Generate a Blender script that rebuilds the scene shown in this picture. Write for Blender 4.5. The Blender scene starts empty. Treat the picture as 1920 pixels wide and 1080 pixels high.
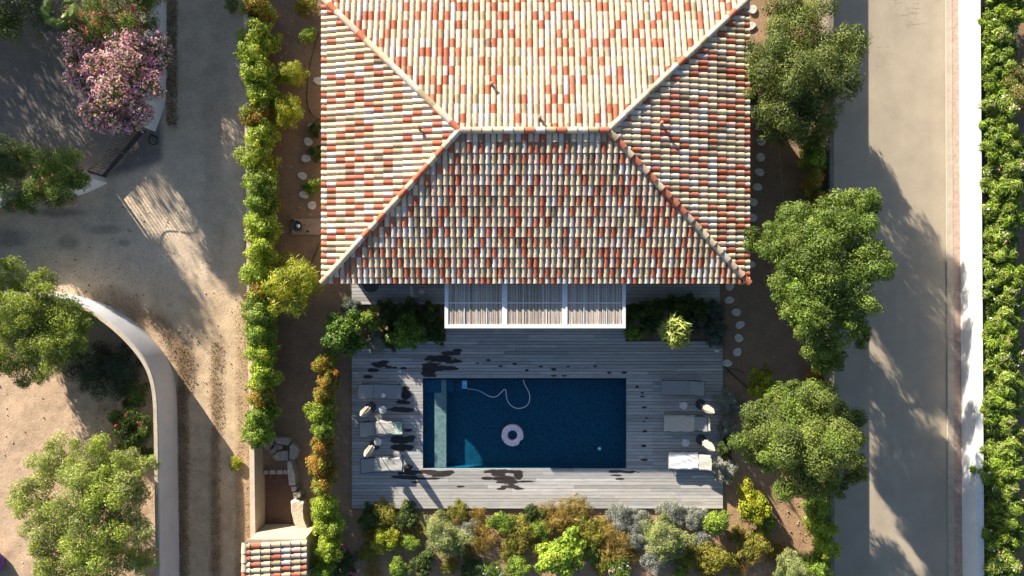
import bpy, math, random
import numpy as np
from mathutils import Vector, Matrix

# ------------------------------------------------------------------ camera, sky, sun
SC = bpy.context.scene
COL = SC.collection
H = 32.0            # drone height in metres
G = 40.0            # photo pixels per metre at ground level
SUN_DX, SUN_DY = 1.74, 2.50      # shadow offset (m, to the right / downwards) per metre of height

cam_d = bpy.data.cameras.new('camera'); cam = bpy.data.objects.new('camera', cam_d); COL.objects.link(cam)
cam.location = (0, 0, H); cam.rotation_euler = (0, 0, 0)
cam_d.lens = 24.0; cam_d.sensor_width = 36.0; cam_d.clip_end = 2000; cam_d.clip_start = 0.5
SC.camera = cam

sun_el = math.atan2(1.0, math.hypot(SUN_DX, SUN_DY))
to_sun = Vector((-SUN_DX, SUN_DY, 1)).normalized()
world = bpy.data.worlds.new('World'); SC.world = world; world.use_nodes = True
nt = world.node_tree; nt.nodes.clear()
sky = nt.nodes.new('ShaderNodeTexSky'); sky.sky_type = 'NISHITA'; sky.sun_disc = False
sky.sun_elevation = sun_el
sky.sun_rotation = math.atan2(to_sun.x, to_sun.y)
sky.air_density = 0.8; sky.dust_density = 0.8; sky.ozone_density = 1.0
bgn = nt.nodes.new('ShaderNodeBackground'); bgn.inputs[1].default_value = 0.062
wo = nt.nodes.new('ShaderNodeOutputWorld')
nt.links.new(sky.outputs[0], bgn.inputs[0]); nt.links.new(bgn.outputs[0], wo.inputs[0])

sd = bpy.data.lights.new('sun', 'SUN'); sd.energy = 5.0; sd.angle = math.radians(0.55); sd.color = (1.0, 0.89, 0.74)
so = bpy.data.objects.new('sun', sd); COL.objects.link(so)
so.rotation_euler = (-to_sun).to_track_quat('-Z', 'Y').to_euler()
so.location = (-30, 40, 30)

SC.view_settings.view_transform = 'Standard'; SC.view_settings.look = 'None'
SC.view_settings.gamma = 1.0; SC.view_settings.exposure = 1.45
SC.render.engine = 'CYCLES'
SC.cycles.transparent_max_bounces = 16
SC.cycles.max_bounces = 8

rs = np.random.RandomState(7)
random.seed(7)

# ------------------------------------------------------------------ helpers
def P(px, py, h=0.0, z=None):
    """world position of the point seen at photo pixel (px,py) when it stands h metres above ground"""
    f = (1 - h / H) / G
    return Vector(((px - 960) * f, (540 - py) * f, h if z is None else z))

def tag(o, label=None, cat=None, group=None, kind=None):
    if label: o['label'] = label
    if cat: o['category'] = cat
    if group: o['group'] = group
    if kind: o['kind'] = kind
    return o

def empty(name, loc=(0, 0, 0), rz=0.0):
    o = bpy.data.objects.new(name, None); COL.objects.link(o)
    o.empty_display_size = 0.2
    o.location = loc; o.rotation_euler = (0, 0, rz)
    return o

def copy_tree(o, parent=None):
    c = o.copy(); COL.objects.link(c)
    c.parent = parent
    for ch in list(o.children):
        copy_tree(ch, c)
    return c

class MB:
    """collects shapes (verts, faces, per-vertex colour) and links them as ONE mesh object"""
    def __init__(s):
        s.v = []; s.f = []; s.c = []
    def add(s, vs, fs, col=(1, 1, 1)):
        b = len(s.v)
        s.v.extend([tuple(v) for v in vs]); s.f.extend([tuple(i + b for i in f) for f in fs])
        if len(col) == len(vs) and hasattr(col[0], '__len__'):
            s.c.extend([tuple(c) for c in col])
        else:
            s.c.extend([tuple(col)] * len(vs))
        return s
    def box(s, x0, y0, z0, x1, y1, z1, col=(1, 1, 1), bev=0.0):
        if bev > 0:
            b = bev
            vs = []; 
            for z, i in ((z0, b), (z0 + b, 0), (z1 - b, 0), (z1, b)):
                vs += [(x0 + i, y0 + i, z), (x1 - i, y0 + i, z), (x1 - i, y1 - i, z), (x0 + i, y1 - i, z)]
            fs = [(3, 2, 1, 0), (12, 13, 14, 15)]
            for r in range(3):
                for k in range(4):
                    a = r * 4 + k; c = r * 4 + (k + 1) % 4
                    fs.append((a, c, c + 4, a + 4))
            return s.add(vs, fs, col)
        vs = [(x0, y0, z0), (x1, y0, z0), (x1, y1, z0), (x0, y1, z0), (x0, y0, z1), (x1, y0, z1), (x1, y1, z1), (x0, y1, z1)]
        return s.add(vs, [(3, 2, 1, 0), (4, 5, 6, 7), (0, 1, 5, 4), (1, 2, 6, 5), (2, 3, 7, 6), (3, 0, 4, 7)], col)
    def tube(s, pts, rad, n=8, col=(1, 1, 1), cap=True):
        pts = [Vector(p) for p in pts]
        if not hasattr(rad, '__len__'): rad = [rad] * len(pts)
        vs = []; fs = []
        up = None
        for i, p in enumerate(pts):
            d = (pts[min(i + 1, len(pts) - 1)] - pts[max(i - 1, 0)])
            if d.length < 1e-9: d = Vector((0, 0, 1))
            d.normalize()
            if up is None:
                up = Vector((0, 0, 1)) if abs(d.z) < .9 else Vector((1, 0, 0))
            a = d.cross(up); 
            if a.length < 1e-6: a = d.cross(Vector((0, 1, 0)))
            a.normalize(); b = a.cross(d).normalized(); up = b
            for k in range(n):
                t = 2 * math.pi * k / n
                vs.append(p + (a * math.cos(t) + b * math.sin(t)) * rad[i])
        for i in range(len(pts) - 1):
            for k in range(n):
                k2 = (k + 1) % n
                fs.append((i * n + k, i * n + k2, (i + 1) * n + k2, (i + 1) * n + k))
        if cap:
            fs.append(tuple(reversed(range(n)))); fs.append(tuple((len(pts) - 1) * n + k for k in range(n)))
        return s.add(vs, fs, col)
    def lathe(s, prof, c=(0, 0, 0), n=24, col=(1, 1, 1), wob=None):
        vs = []; fs = []
        for i, (r, z) in enumerate(prof):
            for k in range(n):
                t = 2 * math.pi * k / n
                rr = r * (wob(t, i) if wob else 1)
                vs.append((c[0] + rr * math.cos(t), c[1] + rr * math.sin(t), c[2] + z))
        for i in range(len(prof) - 1):
            for k in range(n):
                k2 = (k + 1) % n
                fs.append((i * n + k, i * n + k2, (i + 1) * n + k2, (i + 1) * n + k))
        fs.append(tuple(reversed(range(n)))); fs.append(tuple((len(prof) - 1) * n + k for k in range(n)))
        return s.add(vs, fs, col)
    def prism(s, poly, z0, z1, col=(1, 1, 1), bev=0.0):
        n = len(poly); cx = sum(p[0] for p in poly) / n; cy = sum(p[1] for p in poly) / n
        def ring(z, k):
            return [(cx + (p[0] - cx) * k, cy + (p[1] - cy) * k, z) for p in poly]
        rings = [ring(z0, 1), ring(z1 - bev, 1), ring(z1, 1 - bev * 1.2)] if bev else [ring(z0, 1), ring(z1, 1)]
        vs = sum(rings, []); fs = []
        for i in range(len(rings) - 1):
            for k in range(n):
                k2 = (k + 1) % n
                fs.append((i * n + k, i * n + k2, (i + 1) * n + k2, (i + 1) * n + k))
        fs.append(tuple(reversed(range(n)))); fs.append(tuple((len(rings) - 1) * n + k for k in range(n)))
        return s.add(vs, fs, col)
    def build(s, name, mat, parent=None, smooth=False, loc=None):
        me = bpy.data.meshes.new(name)
        me.from_pydata(s.v, [], s.f)
        ca = me.color_attributes.new('Col', 'FLOAT_COLOR', 'POINT')
        a = np.ones((len(s.v), 4), dtype=np.float32); a[:, :3] = np.array(s.c, dtype=np.float32).reshape(-1, 3)
        ca.data.foreach_set('color', a.ravel())
        me.materials.append(mat)
        me.polygons.foreach_set('use_smooth', [bool(smooth)] * len(me.polygons))
        me.update()
        o = bpy.data.objects.new(name, me); COL.objects.link(o)
        if parent: o.parent = parent
        if loc is not None: o.location = loc
        return o

def np_mesh(name, V, Q, C, mat, parent=None, smooth=False):
    """fast mesh from numpy: V (n,3), Q (m,4) quads, C (n,3) colours"""
    me = bpy.data.meshes.new(name)
    me.vertices.add(len(V)); me.vertices.foreach_set('co', V.astype(np.float32).ravel())
    m = len(Q)
    me.loops.add(m * 4); me.polygons.add(m)
    me.loops.foreach_set('vertex_index', Q.astype(np.int32).ravel())
    me.polygons.foreach_set('loop_start', np.arange(0, m * 4, 4, dtype=np.int32))
    try: me.polygons.foreach_set('loop_total', np.full(m, 4, dtype=np.int32))
    except Exception: pass
    me.update(calc_edges=True)
    ca = me.color_attributes.new('Col', 'FLOAT_COLOR', 'POINT')
    a = np.ones((len(V), 4), dtype=np.float32); a[:, :3] = C
    ca.data.foreach_set('color', a.ravel())
    me.materials.append(mat)
    me.polygons.foreach_set('use_smooth', np.full(m, bool(smooth)))
    o = bpy.data.objects.new(name, me); COL.objects.link(o)
    if parent: o.parent = parent
    return o

_tab = np.random.RandomState(3).rand(256, 256)
def vnoise(x, y):
    xi = np.floor(x).astype(int); yi = np.floor(y).astype(int)
    fx = x - xi; fy = y - yi
    fx = fx * fx * (3 - 2 * fx); fy = fy * fy * (3 - 2 * fy)
    a = _tab[xi % 256, yi % 256]; b = _tab[(xi + 1) % 256, yi % 256]
    c = _tab[xi % 256, (yi + 1) % 256]; d = _tab[(xi + 1) % 256, (yi + 1) % 256]
    return (a * (1 - fx) + b * fx) * (1 - fy) + (c * (1 - fx) + d * fx) * fy
def fbm(x, y, o=4):
    s = 0; a = 0.5
    for i in range(o):
        s = s + a * vnoise(x + 17.3 * i, y - 9.1 * i); x = x * 2.03; y = y * 2.03; a *= .5
    return s / (1 - .5 ** o)

# ------------------------------------------------------------------ materials
def N(nt, t, **kw):
    n = nt.nodes.new(t)
    for k, v in kw.items(): setattr(n, k, v)
    return n

def mat(name, col=None, rough=0.8, var=0.0, vscale=4.0, bump=0.0, bscale=30.0, stretch=(1, 1, 1), spec=0.3,
        metal=0.0, speck=0.0, sscale=60.0, speckcol=(0.08, 0.07, 0.05), fine=0.0, fscale=80.0, coords='Object'):
    m = bpy.data.materials.new(name); m.use_nodes = True
    nt = m.node_tree; nt.nodes.clear(); L = nt.links.new
    out = N(nt, 'ShaderNodeOutputMaterial'); b = N(nt, 'ShaderNodeBsdfPrincipled')
    L(b.outputs[0], out.inputs[0])
    b.inputs['Roughness'].default_value = rough; b.inputs['Metallic'].default_value = metal
    b.inputs['Specular IOR Level'].default_value = spec
    tc = N(nt, 'ShaderNodeTexCoord'); mp = N(nt, 'ShaderNodeMapping'); mp.inputs['Scale'].default_value = stretch
    L(tc.outputs[coords], mp.inputs[0])
    if col is None:
        a = N(nt, 'ShaderNodeAttribute'); a.attribute_name = 'Col'; cur = a.outputs['Color']
    else:
        a = N(nt, 'ShaderNodeRGB'); a.outputs[0].default_value = (*col, 1); cur = a.outputs[0]
    def mulnoise(cur, amt, sc, det=6.0):
        n = N(nt, 'ShaderNodeTexNoise'); n.inputs['Scale'].default_value = sc; n.inputs['Detail'].default_value = det
        n.inputs['Roughness'].default_value = 0.65
        L(mp.outputs[0], n.inputs['Vector'])
        r = N(nt, 'ShaderNodeMapRange'); r.inputs['From Min'].default_value = .3; r.inputs['From Max'].default_value = .7
        r.inputs['To Min'].default_value = 1 - amt; r.inputs['To Max'].default_value = 1 + amt
        L(n.outputs['Fac'], r.inputs['Value'])
        mx = N(nt, 'ShaderNodeVectorMath', operation='MULTIPLY'); L(cur, mx.inputs[0]); L(r.outputs[0], mx.inputs[1])
        return mx.outputs[0]
    if var: cur = mulnoise(cur, var, vscale)
    if fine: cur = mulnoise(cur, fine, fscale, 3.0)
    if speck:
        n = N(nt, 'ShaderNodeTexNoise'); n.inputs['Scale'].default_value = sscale; n.inputs['Detail'].default_value = 4
        L(mp.outputs[0], n.inputs['Vector'])
        r = N(nt, 'ShaderNodeMapRange'); r.inputs['From Min'].default_value = .58; r.inputs['From Max'].default_value = .66
        r.inputs['To Max'].default_value = speck
        L(n.outputs['Fac'], r.inputs['Value'])
        mx = N(nt, 'ShaderNodeMix', data_type='RGBA'); L(r.outputs[0], mx.inputs[0]); L(cur, mx.inputs[6])
        mx.inputs[7].default_value = (*speckcol, 1); cur = mx.outputs[2]
    L(cur, b.inputs['Base Color'])
    if bump:
        n = N(nt, 'ShaderNodeTexNoise'); n.inputs['Scale'].default_value = bscale; n.inputs['Detail'].default_value = 8
        L(mp.outputs[0], n.inputs['Vector'])
        bp = N(nt, 'ShaderNodeBump'); bp.inputs['Strength'].default_value = min(1.0, bump); bp.inputs['Distance'].default_value = 0.03
        L(n.outputs['Fac'], bp.inputs['Height']); L(bp.outputs[0], b.inputs['Normal'])
    return m

def leaf_mat(name, trans=0.35, rough=0.5, spec=0.35):
    m = bpy.data.materials.new(name); m.use_nodes = True
    nt = m.node_tree; nt.nodes.clear(); L = nt.links.new
    out = N(nt, 'ShaderNodeOutputMaterial'); b = N(nt, 'ShaderNodeBsdfPrincipled'); t = N(nt, 'ShaderNodeBsdfTranslucent')
    a = N(nt, 'ShaderNodeAttribute'); a.attribute_name = 'Col'
    b.inputs['Roughness'].default_value = rough; b.inputs['Specular IOR Level'].default_value = spec
    L(a.outputs['Color'], b.inputs['Base Color'])
    mu = N(nt, 'ShaderNodeVectorMath', operation='MULTIPLY'); mu.inputs[1].default_value = (1.25, 1.15, .55)
    L(a.outputs['Color'], mu.inputs[0]); L(mu.outputs[0], t.inputs['Color'])
    mx = N(nt, 'ShaderNodeMixShader'); mx.inputs[0].default_value = trans
    L(b.outputs[0], mx.inputs[1]); L(t.outputs[0], mx.inputs[2]); L(mx.outputs[0], out.inputs[0])
    return m

M = {}
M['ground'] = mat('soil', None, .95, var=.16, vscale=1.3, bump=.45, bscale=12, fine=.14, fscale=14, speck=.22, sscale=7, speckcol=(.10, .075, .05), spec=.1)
M['asphalt'] = mat('asphalt', None, .85, var=.10, vscale=.7, bump=.35, bscale=60, fine=.08, fscale=40, spec=.25)
M['kerb'] = mat('kerb_concrete', (.42, .37, .30), .9, var=.15, vscale=2, bump=.5, bscale=25, fine=.1, fscale=30)
M['gravel'] = mat('red_gravel', (.42, .31, .25), .95, var=.25, vscale=5, bump=1.0, bscale=30, fine=.35, fscale=25)
M['white_wall'] = mat('white_render', (.78, .78, .77), .85, var=.05, vscale=1.2, bump=.25, bscale=25, speck=.10, sscale=3.0, speckcol=(.4, .38, .34))
M['old_wall'] = mat('old_white_render', (.46, .47, .51), .9, var=.08, vscale=1.0, bump=.3, bscale=20, speck=.25, sscale=2.2, speckcol=(.36, .32, .27))
M['rock_wall'] = mat('grey_render', (.22, .19, .15), .95, var=.2, vscale=3, bump=.4, bscale=20)
M['cap'] = mat('wall_cap', (.50, .43, .33), .9, var=.2, vscale=3, bump=.4, bscale=20, speck=.4, sscale=6, speckcol=(.3, .25, .2))
M['beige_wall'] = mat('beige_render', (.47, .38, .27), .9, var=.1, vscale=1.5, bump=.3, bscale=25)
M['tile'] = mat('roof_tile', None, .85, var=.13, vscale=6, bump=.25, bscale=40, fine=.12, fscale=30, speck=.30, sscale=11, speckcol=(.14, .11, .08), spec=.2)
M['mortar'] = mat('mortar', (.42, .37, .30), .95, var=.2, vscale=5, bump=.5)
M['dark'] = mat('dark_void', (.02, .02, .02), .9)
M['pool_tile'] = mat('pool_tile', None, .5, var=.06, vscale=1.5, fine=.02, fscale=9)
M['white_metal'] = mat('white_painted_metal', (.74, .76, .78), .45, var=.04, vscale=3)
M['reed'] = mat('reed', None, .8, var=.15, vscale=3, stretch=(8, 1, 8))
M['dark_metal'] = mat('dark_metal', (.045, .05, .055), .5, spec=.5)
M['sling'] = mat('grey_sling_fabric', (.25, .27, .28), .85, var=.06, vscale=6, bump=.2, bscale=90)
M['towel'] = mat('towel', None, .95, var=.06, vscale=6, bump=.5, bscale=50)
M['canvas'] = mat('canvas', (.36, .32, .265), .9, var=.08, vscale=8, bump=.4, bscale=30)
M['white_plastic'] = mat('white_plastic', (.75, .76, .78), .35, spec=.5)
M['blue_plastic'] = mat('blue_plastic', (.12, .45, .75), .35, spec=.5)
M['paint'] = mat('vinyl', None, .35, spec=.5, var=.04, vscale=10)
M['bark'] = mat('bark', (.16, .115, .08), .95, var=.35, vscale=6, bump=1, bscale=20, stretch=(1, 1, .3))
M['stone'] = mat('stepping_stone', (.60, .58, .52), .9, var=.18, vscale=5, bump=.6, bscale=14, fine=.15, fscale=30)
M['rock'] = mat('rock', None, .95, var=.3, vscale=5, bump=1, bscale=10, fine=.25, fscale=25)
M['slab'] = mat('slab', (.34, .25, .19), .85, var=.2, vscale=3, bump=.3, bscale=30)
M['hose'] = mat('hose_rubber', (.03, .028, .025), .6)
M['purple'] = mat('purple_fabric', (.13, .06, .30), .6, var=.1, vscale=5)
M['leaf'] = leaf_mat('leaf', .28)
M['leaf_shiny'] = leaf_mat('leaf_shiny', .28, .38, .5)
M['leaf_matte'] = leaf_mat('leaf_matte', .3, .8, .15)
M['petal'] = leaf_mat('petal', .45, .7, .1)

# deck wood: colour attribute gives each board its tone, attribute "wet" holds splashed water
def deck_mat():
    m = mat('weathered_deck', None, .75, var=.15, vscale=1.6, stretch=(1, 6, 1), bump=.15, bscale=12, fine=.08, fscale=7)
    nt = m.node_tree; L = nt.links.new
    b = [n for n in nt.nodes if n.type == 'BSDF_PRINCIPLED'][0]
    a = N(nt, 'ShaderNodeAttribute'); a.attribute_name = 'wet'
    r = N(nt, 'ShaderNodeMapRange'); r.inputs['From Min'].default_value = .42; r.inputs['From Max'].default_value = .58
    L(a.outputs['Fac'], r.inputs['Value'])
    src = b.inputs['Base Color'].links[0].from_socket
    mu = N(nt, 'ShaderNodeVectorMath', operation='MULTIPLY'); mu.inputs[1].default_value = (.12, .10, .095); L(src, mu.inputs[0])
    mx = N(nt, 'ShaderNodeMix', data_type='RGBA'); L(r.outputs[0], mx.inputs[0]); L(src, mx.inputs[6]); L(mu.outputs[0], mx.inputs[7])
    L(mx.outputs[2], b.inputs['Base Color'])
    r2 = N(nt, 'ShaderNodeMapRange'); r2.inputs['To Min'].default_value = .75; r2.inputs['To Max'].default_value = .5
    L(r.outputs[0], r2.inputs['Value']); L(r2.outputs[0], b.inputs['Roughness'])
    return m
M['deck'] = deck_mat()

def water_mat():
    m = bpy.data.materials.new('pool_water'); m.use_nodes = True
    nt = m.node_tree; nt.nodes.clear(); L = nt.links.new
    out = N(nt, 'ShaderNodeOutputMaterial')
    tc = N(nt, 'ShaderNodeTexCoord')
    nz = N(nt, 'ShaderNodeTexNoise'); nz.inputs['Scale'].default_value = 3.0; nz.inputs['Detail'].default_value = 3
    L(tc.outputs['Object'], nz.inputs['Vector'])
    add = N(nt, 'ShaderNodeVectorMath', operation='MULTIPLY_ADD'); add.inputs[1].default_value = (.35, .35, .35)
    L(nz.outputs['Color'], add.inputs[0]); L(tc.outputs['Object'], add.inputs[2])
    vo = N(nt, 'ShaderNodeTexVoronoi'); vo.feature = 'DISTANCE_TO_EDGE'; vo.inputs['Scale'].default_value = 4.2  # bright web painted into the water tint, imitating caustic light
    L(add.outputs[0], vo.inputs['Vector'])
    r = N(nt, 'ShaderNodeMapRange'); r.inputs['From Min'].default_value = .0; r.inputs['From Max'].default_value = .16
    r.inputs['To Min'].default_value = 1.0; r.inputs['To Max'].default_value = .76
    L(vo.outputs['Distance'], r.inputs['Value'])
    tr = N(nt, 'ShaderNodeBsdfTransparent'); tm = N(nt, 'ShaderNodeVectorMath', operation='MULTIPLY'); tm.inputs[1].default_value = (.62, .88, .96); L(r.outputs[0], tm.inputs[0]); L(tm.outputs[0], tr.inputs['Color'])
    gl = N(nt, 'ShaderNodeBsdfGlossy'); gl.inputs['Roughness'].default_value = .04
    bn = N(nt, 'ShaderNodeTexNoise'); bn.inputs['Scale'].default_value = 2.5; bn.inputs['Detail'].default_value = 4
    L(tc.outputs['Object'], bn.inputs['Vector'])
    bp = N(nt, 'ShaderNodeBump'); bp.inputs['Strength'].default_value = .25; bp.inputs['Distance'].default_value = .05
    L(bn.outputs['Fac'], bp.inputs['Height']); L(bp.outputs[0], gl.inputs['Normal'])
    ge = N(nt, 'ShaderNodeNewGeometry'); dt = N(nt, 'ShaderNodeVectorMath', operation='DOT_PRODUCT'); L(ge.outputs['Incoming'], dt.inputs[0]); L(ge.outputs['Normal'], dt.inputs[1])
    ab = N(nt, 'ShaderNodeMath', operation='ABSOLUTE'); L(dt.outputs['Value'], ab.inputs[0])
    iv = N(nt, 'ShaderNodeMath', operation='SUBTRACT'); iv.inputs[0].default_value = 1.0; L(ab.outputs[0], iv.inputs[1])
    pw = N(nt, 'ShaderNodeMath', operation='POWER'); pw.inputs[1].default_value = 5.0; L(iv.outputs[0], pw.inputs[0])
    fr = N(nt, 'ShaderNodeMath', operation='MULTIPLY_ADD'); fr.inputs[1].default_value = .98; fr.inputs[2].default_value = .02; L(pw.outputs[0], fr.inputs[0])
    mx = N(nt, 'ShaderNodeMixShader'); L(fr.outputs[0], mx.inputs[0]); L(tr.outputs[0], mx.inputs[1]); L(gl.outputs[0], mx.inputs[2])
    L(mx.outputs[0], out.inputs['Surface'])
    m.use_transparent_shadow = True
    return m
M['water'] = water_mat()

# ------------------------------------------------------------------ ground
POOL = (794, 711, 1173, 878)          # px
DECK_Z = 0.12
def lin(*c): return np.array(c, dtype=float)
def build_ground():
    gx = np.concatenate([[-400, -200, -100, -60, -40], np.arange(-30, 30.01, .14), [40, 60, 100, 200, 400]])
    gy = np.concatenate([[-400, -200, -100, -60, -30], np.arange(-17, 17.01, .14), [30, 60, 100, 200, 400]])
    x0, y1 = P(POOL[0], POOL[1])[:2]; x1, y0 = P(POOL[2], POOL[3])[:2]
    # snap the lines nearest to the pool just inside the pool shell
    for arr, v in ((gx, x0 - .05), (gx, x1 + .05), (gy, y0 - .05), (gy, y1 + .05)):
        arr[np.argmin(abs(arr - v))] = v
    X, Y = np.meshgrid(gx, gy, indexing='ij')
    px = X * G + 960; py = 540 - Y * G
    wob = (fbm(X * .9, Y * .9) - .5)
    w2 = (fbm(X * .35 + 40, Y * .35) - .5)
    fine = fbm(X * 2.5, Y * 2.5)
    def ss(v, a, b):
        t = np.clip((v - a) / (b - a), 0, 1); return t * t * (3 - 2 * t)
    C = np.empty(X.shape + (3,)); C[:] = lin(.37, .245, .152)                 # garden earth
    def put(mask, col):
        nonlocal C
        C = C * (1 - mask[..., None]) + lin(*col) * mask[..., None]
    # strip between hedge and house: earth painted darker for the shade there
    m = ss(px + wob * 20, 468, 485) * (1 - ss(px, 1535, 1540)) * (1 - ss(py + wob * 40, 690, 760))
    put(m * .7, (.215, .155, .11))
    put(ss(px, 1395, 1420) * (1 - ss(py + wob * 30, 60, 120)) * (1 - ss(px, 1550, 1560)), (.33, .22, .13))
    put(ss(fine, .55, .8) * .5 * ss(py, 900, 960), (.42, .26, .15))
    # west: sandy track + forecourt
    west = 1 - ss(px + wob * 18, 452, 466)
    put(west, (.52, .40, .265))
    put(west * ss(fine, .5, .8) * .35, (.33, .25, .17))
    low = ss(py, 600, 700)
    for (a, b, col, k) in ((330, 352, (.20, .14, .09), .75), (394, 414, (.23, .155, .09), .6), (440, 456, (.28, .19, .11), .55)):
        mm = ss(px + wob * 14, a - 4, a + 6) * (1 - ss(px + wob * 14, b - 6, b + 4)) * low
        put(mm * k * (.5 + fine), col)
    # ochre debris beside curved wall
    d = np.hypot((px - 180) / 1.0, (py - 735) / 1.0)
    mm = (1 - ss(abs(d - 178 + wob * 40), 8, 26)) * ss(px, 120, 180) * (1 - ss(py, 700, 760)) * (1 - ss(px, 380, 420))
    put(mm * .75, (.17, .12, .08))
    mm = (1 - ss(abs(px - 324 + wob * 14), 6, 14)) * (1 - ss(py, 190, 230)); put(mm * .8, (.16, .10, .075))
    # upper track greyer, and painted paler to lift its shade
    up = west * (1 - ss(py + w2 * 60, 470, 600)) * ss(px, -400, -300)
    put(up * .85, (.60, .49, .365))
    mm = west * (1 - ss(abs(px - 405 + wob * 30), 8, 26)) * (1 - ss(py, 480, 600)); put(mm * .3, (.36, .26, .18))
    # forecourt grey gravel
    fc = (1 - ss(px + wob * 8, 296, 310)) * (1 - ss(py + .25 * px + wob * 10, 372, 392)); put(fc, (.22, .195, .17))
    # darker patches on the side track
    for (cx, cy, rx, ry) in ((20, 445, 55, 18), (130, 455, 18, 12), (235, 455, 14, 8), (60, 395, 110, 10), (90, 400, 80, 10), (200, 430, 40, 8)):
        q = np.hypot((px - cx) / rx, (py - cy) / ry) + wob * 1.3
        put((1 - ss(q, .5, 1.3)) * .45, (.15, .13, .115))
    # inside the curved wall
    ins = (1 - ss(px, 300, 312)) * ss(py + .0 * px, 600, 640)
    put(ins, (.53, .385, .265))
    put(ins * ss(fine, .52, .8) * .5, (.31, .21, .14))
    # east garden behind the white wall
    put(ss(px, 1835, 1842), (.22, .16, .11))
    mm = ss(px, 1895, 1905) * ss(fine, .5, .6); put(mm * .6, (.33, .2, .1))
    Z = (fbm(X * .8 + 5, Y * .8) - .5) * .05 + (fine - .5) * .03
    rut = west * low * -.04 * ((1 - ss(abs(px - 372), 10, 24)) + (1 - ss(abs(px - 428), 8, 20)))
    Z = Z + rut - .02
    flat = ss(px, 1520, 1530) * (1 - ss(px, 1838, 1842)) + ss(px, 640, 650) * (1 - ss(px, 1360, 1370)) * ss(py, 20, 40) * (1 - ss(py, 955, 965))
    Z = Z * (1 - np.clip(flat, 0, 1)) - .03 * np.clip(flat, 0, 1)
    farm = (abs(X) > 31) | (abs(Y) > 18); Z[farm] = -.05
    nx, ny = X.shape
    V = np.stack([X, Y, Z], -1).reshape(-1, 3)
    I = np.arange(nx * ny).reshape(nx, ny)
    Q = np.stack([I[:-1, :-1], I[1:, :-1], I[1:, 1:], I[:-1, 1:]], -1).reshape(-1, 4)
    cx = (X[:-1, :-1] + X[1:, 1:]).ravel() / 2; cy = (Y[:-1, :-1] + Y[1:, 1:]).ravel() / 2
    keep = ~((cx > x0 - .05) & (cx < x1 + .05) & (cy > y0 - .05) & (cy < y1 + .05))
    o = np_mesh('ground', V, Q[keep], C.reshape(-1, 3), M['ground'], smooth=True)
    tag(o, kind='structure')
build_ground()

def road_parts():
    # asphalt road, long in both directions
    def strip(name, xa0, xa1, xb0, xb1, z, m, y0=-900, y1=2000, nx=20, ny=120, colf=None, thick=0, x_=None):
        V = []; C = []
        for j in range(ny + 1):
            t = j / ny; py = y0 + (y1 - y0) * t
            s_ = (py) / 1080.0
            l = xa0 + (xb0 - xa0) * s_; r = xa1 + (xb1 - xa1) * s_
            for i in range(nx + 1):
                px = l + (r - l) * i / nx
                p = P(px, py); V.append((p.x, p.y, z)); C.append(colf(px, py) if colf else (1, 1, 1))
        V = np.array(V); I = np.arange((nx + 1) * (ny + 1)).reshape(ny + 1, nx + 1)
        Q = np.stack([I[1:, :-1], I[1:, 1:], I[:-1, 1:], I[:-1, :-1]], -1).reshape(-1, 4)
        o = np_mesh(name, V, Q, np.array(C), m); tag(o, kind='structure'); return o
    def rc(px, py):
        n = fbm(np.array(px / 60.), np.array(py / 200.)); st = fbm(np.array(px / 9.), np.array(py / 300. + 7))
        k = .88 + .2 * float(n) + .10 * (float(st) - .5)
        return (.41 * k, .352 * k, .268 * k)
    strip('road', 1534, 1776, 1540, 1781, .0, M['asphalt'], nx=60, ny=200, colf=rc)
    # raised gutter kerb and gravel margin
    def bar(name, xt0, xt1, xb0, xb1, z0, z1, m):
        b = MB(); a = P(xt0, -900); c = P(xt1, -900); d = P(xb1, 2000); e = P(xb0, 2000)
        b.prism([(a.x, a.y), (e.x, e.y), (d.x, d.y), (c.x, c.y)], z0, z1)
        o = b.build(name, m); tag(o, kind='structure'); return o
    bar('kerb', 1768, 1779, 1781, 1793, -.05, .06, M['kerb'])
    bar('gravel_margin', 1779.3, 1793, 1793.3, 1809, -.05, .045, M['gravel'])
    # hairline cracks in the asphalt
    b = MB()
    for (cx, cy, w, h, n) in ((1695, 25, 42, 45, 34), (1652, 105, 26, 34, 14)):
        for k in range(n):
            x = cx + random.uniform(-w, w) / 1.6; y = cy + random.uniform(-h, h) / 1.6
            vert = random.random() < .5; L = random.uniform(6, 16); pts = []
            for q in range(5):
                t = q / 4 * L
                px_, py_ = (x + random.uniform(-1, 1), y + t) if vert else (x + t, y + random.uniform(-1, 1))
                v = P(px_, py_); pts.append((v.x, v.y, .0))
            b.tube(pts, .0045, 4)
    o = b.build('road_crack', mat('crack', (.26, .215, .155), .9)); tag(o, kind='structure')
road_parts()

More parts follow.
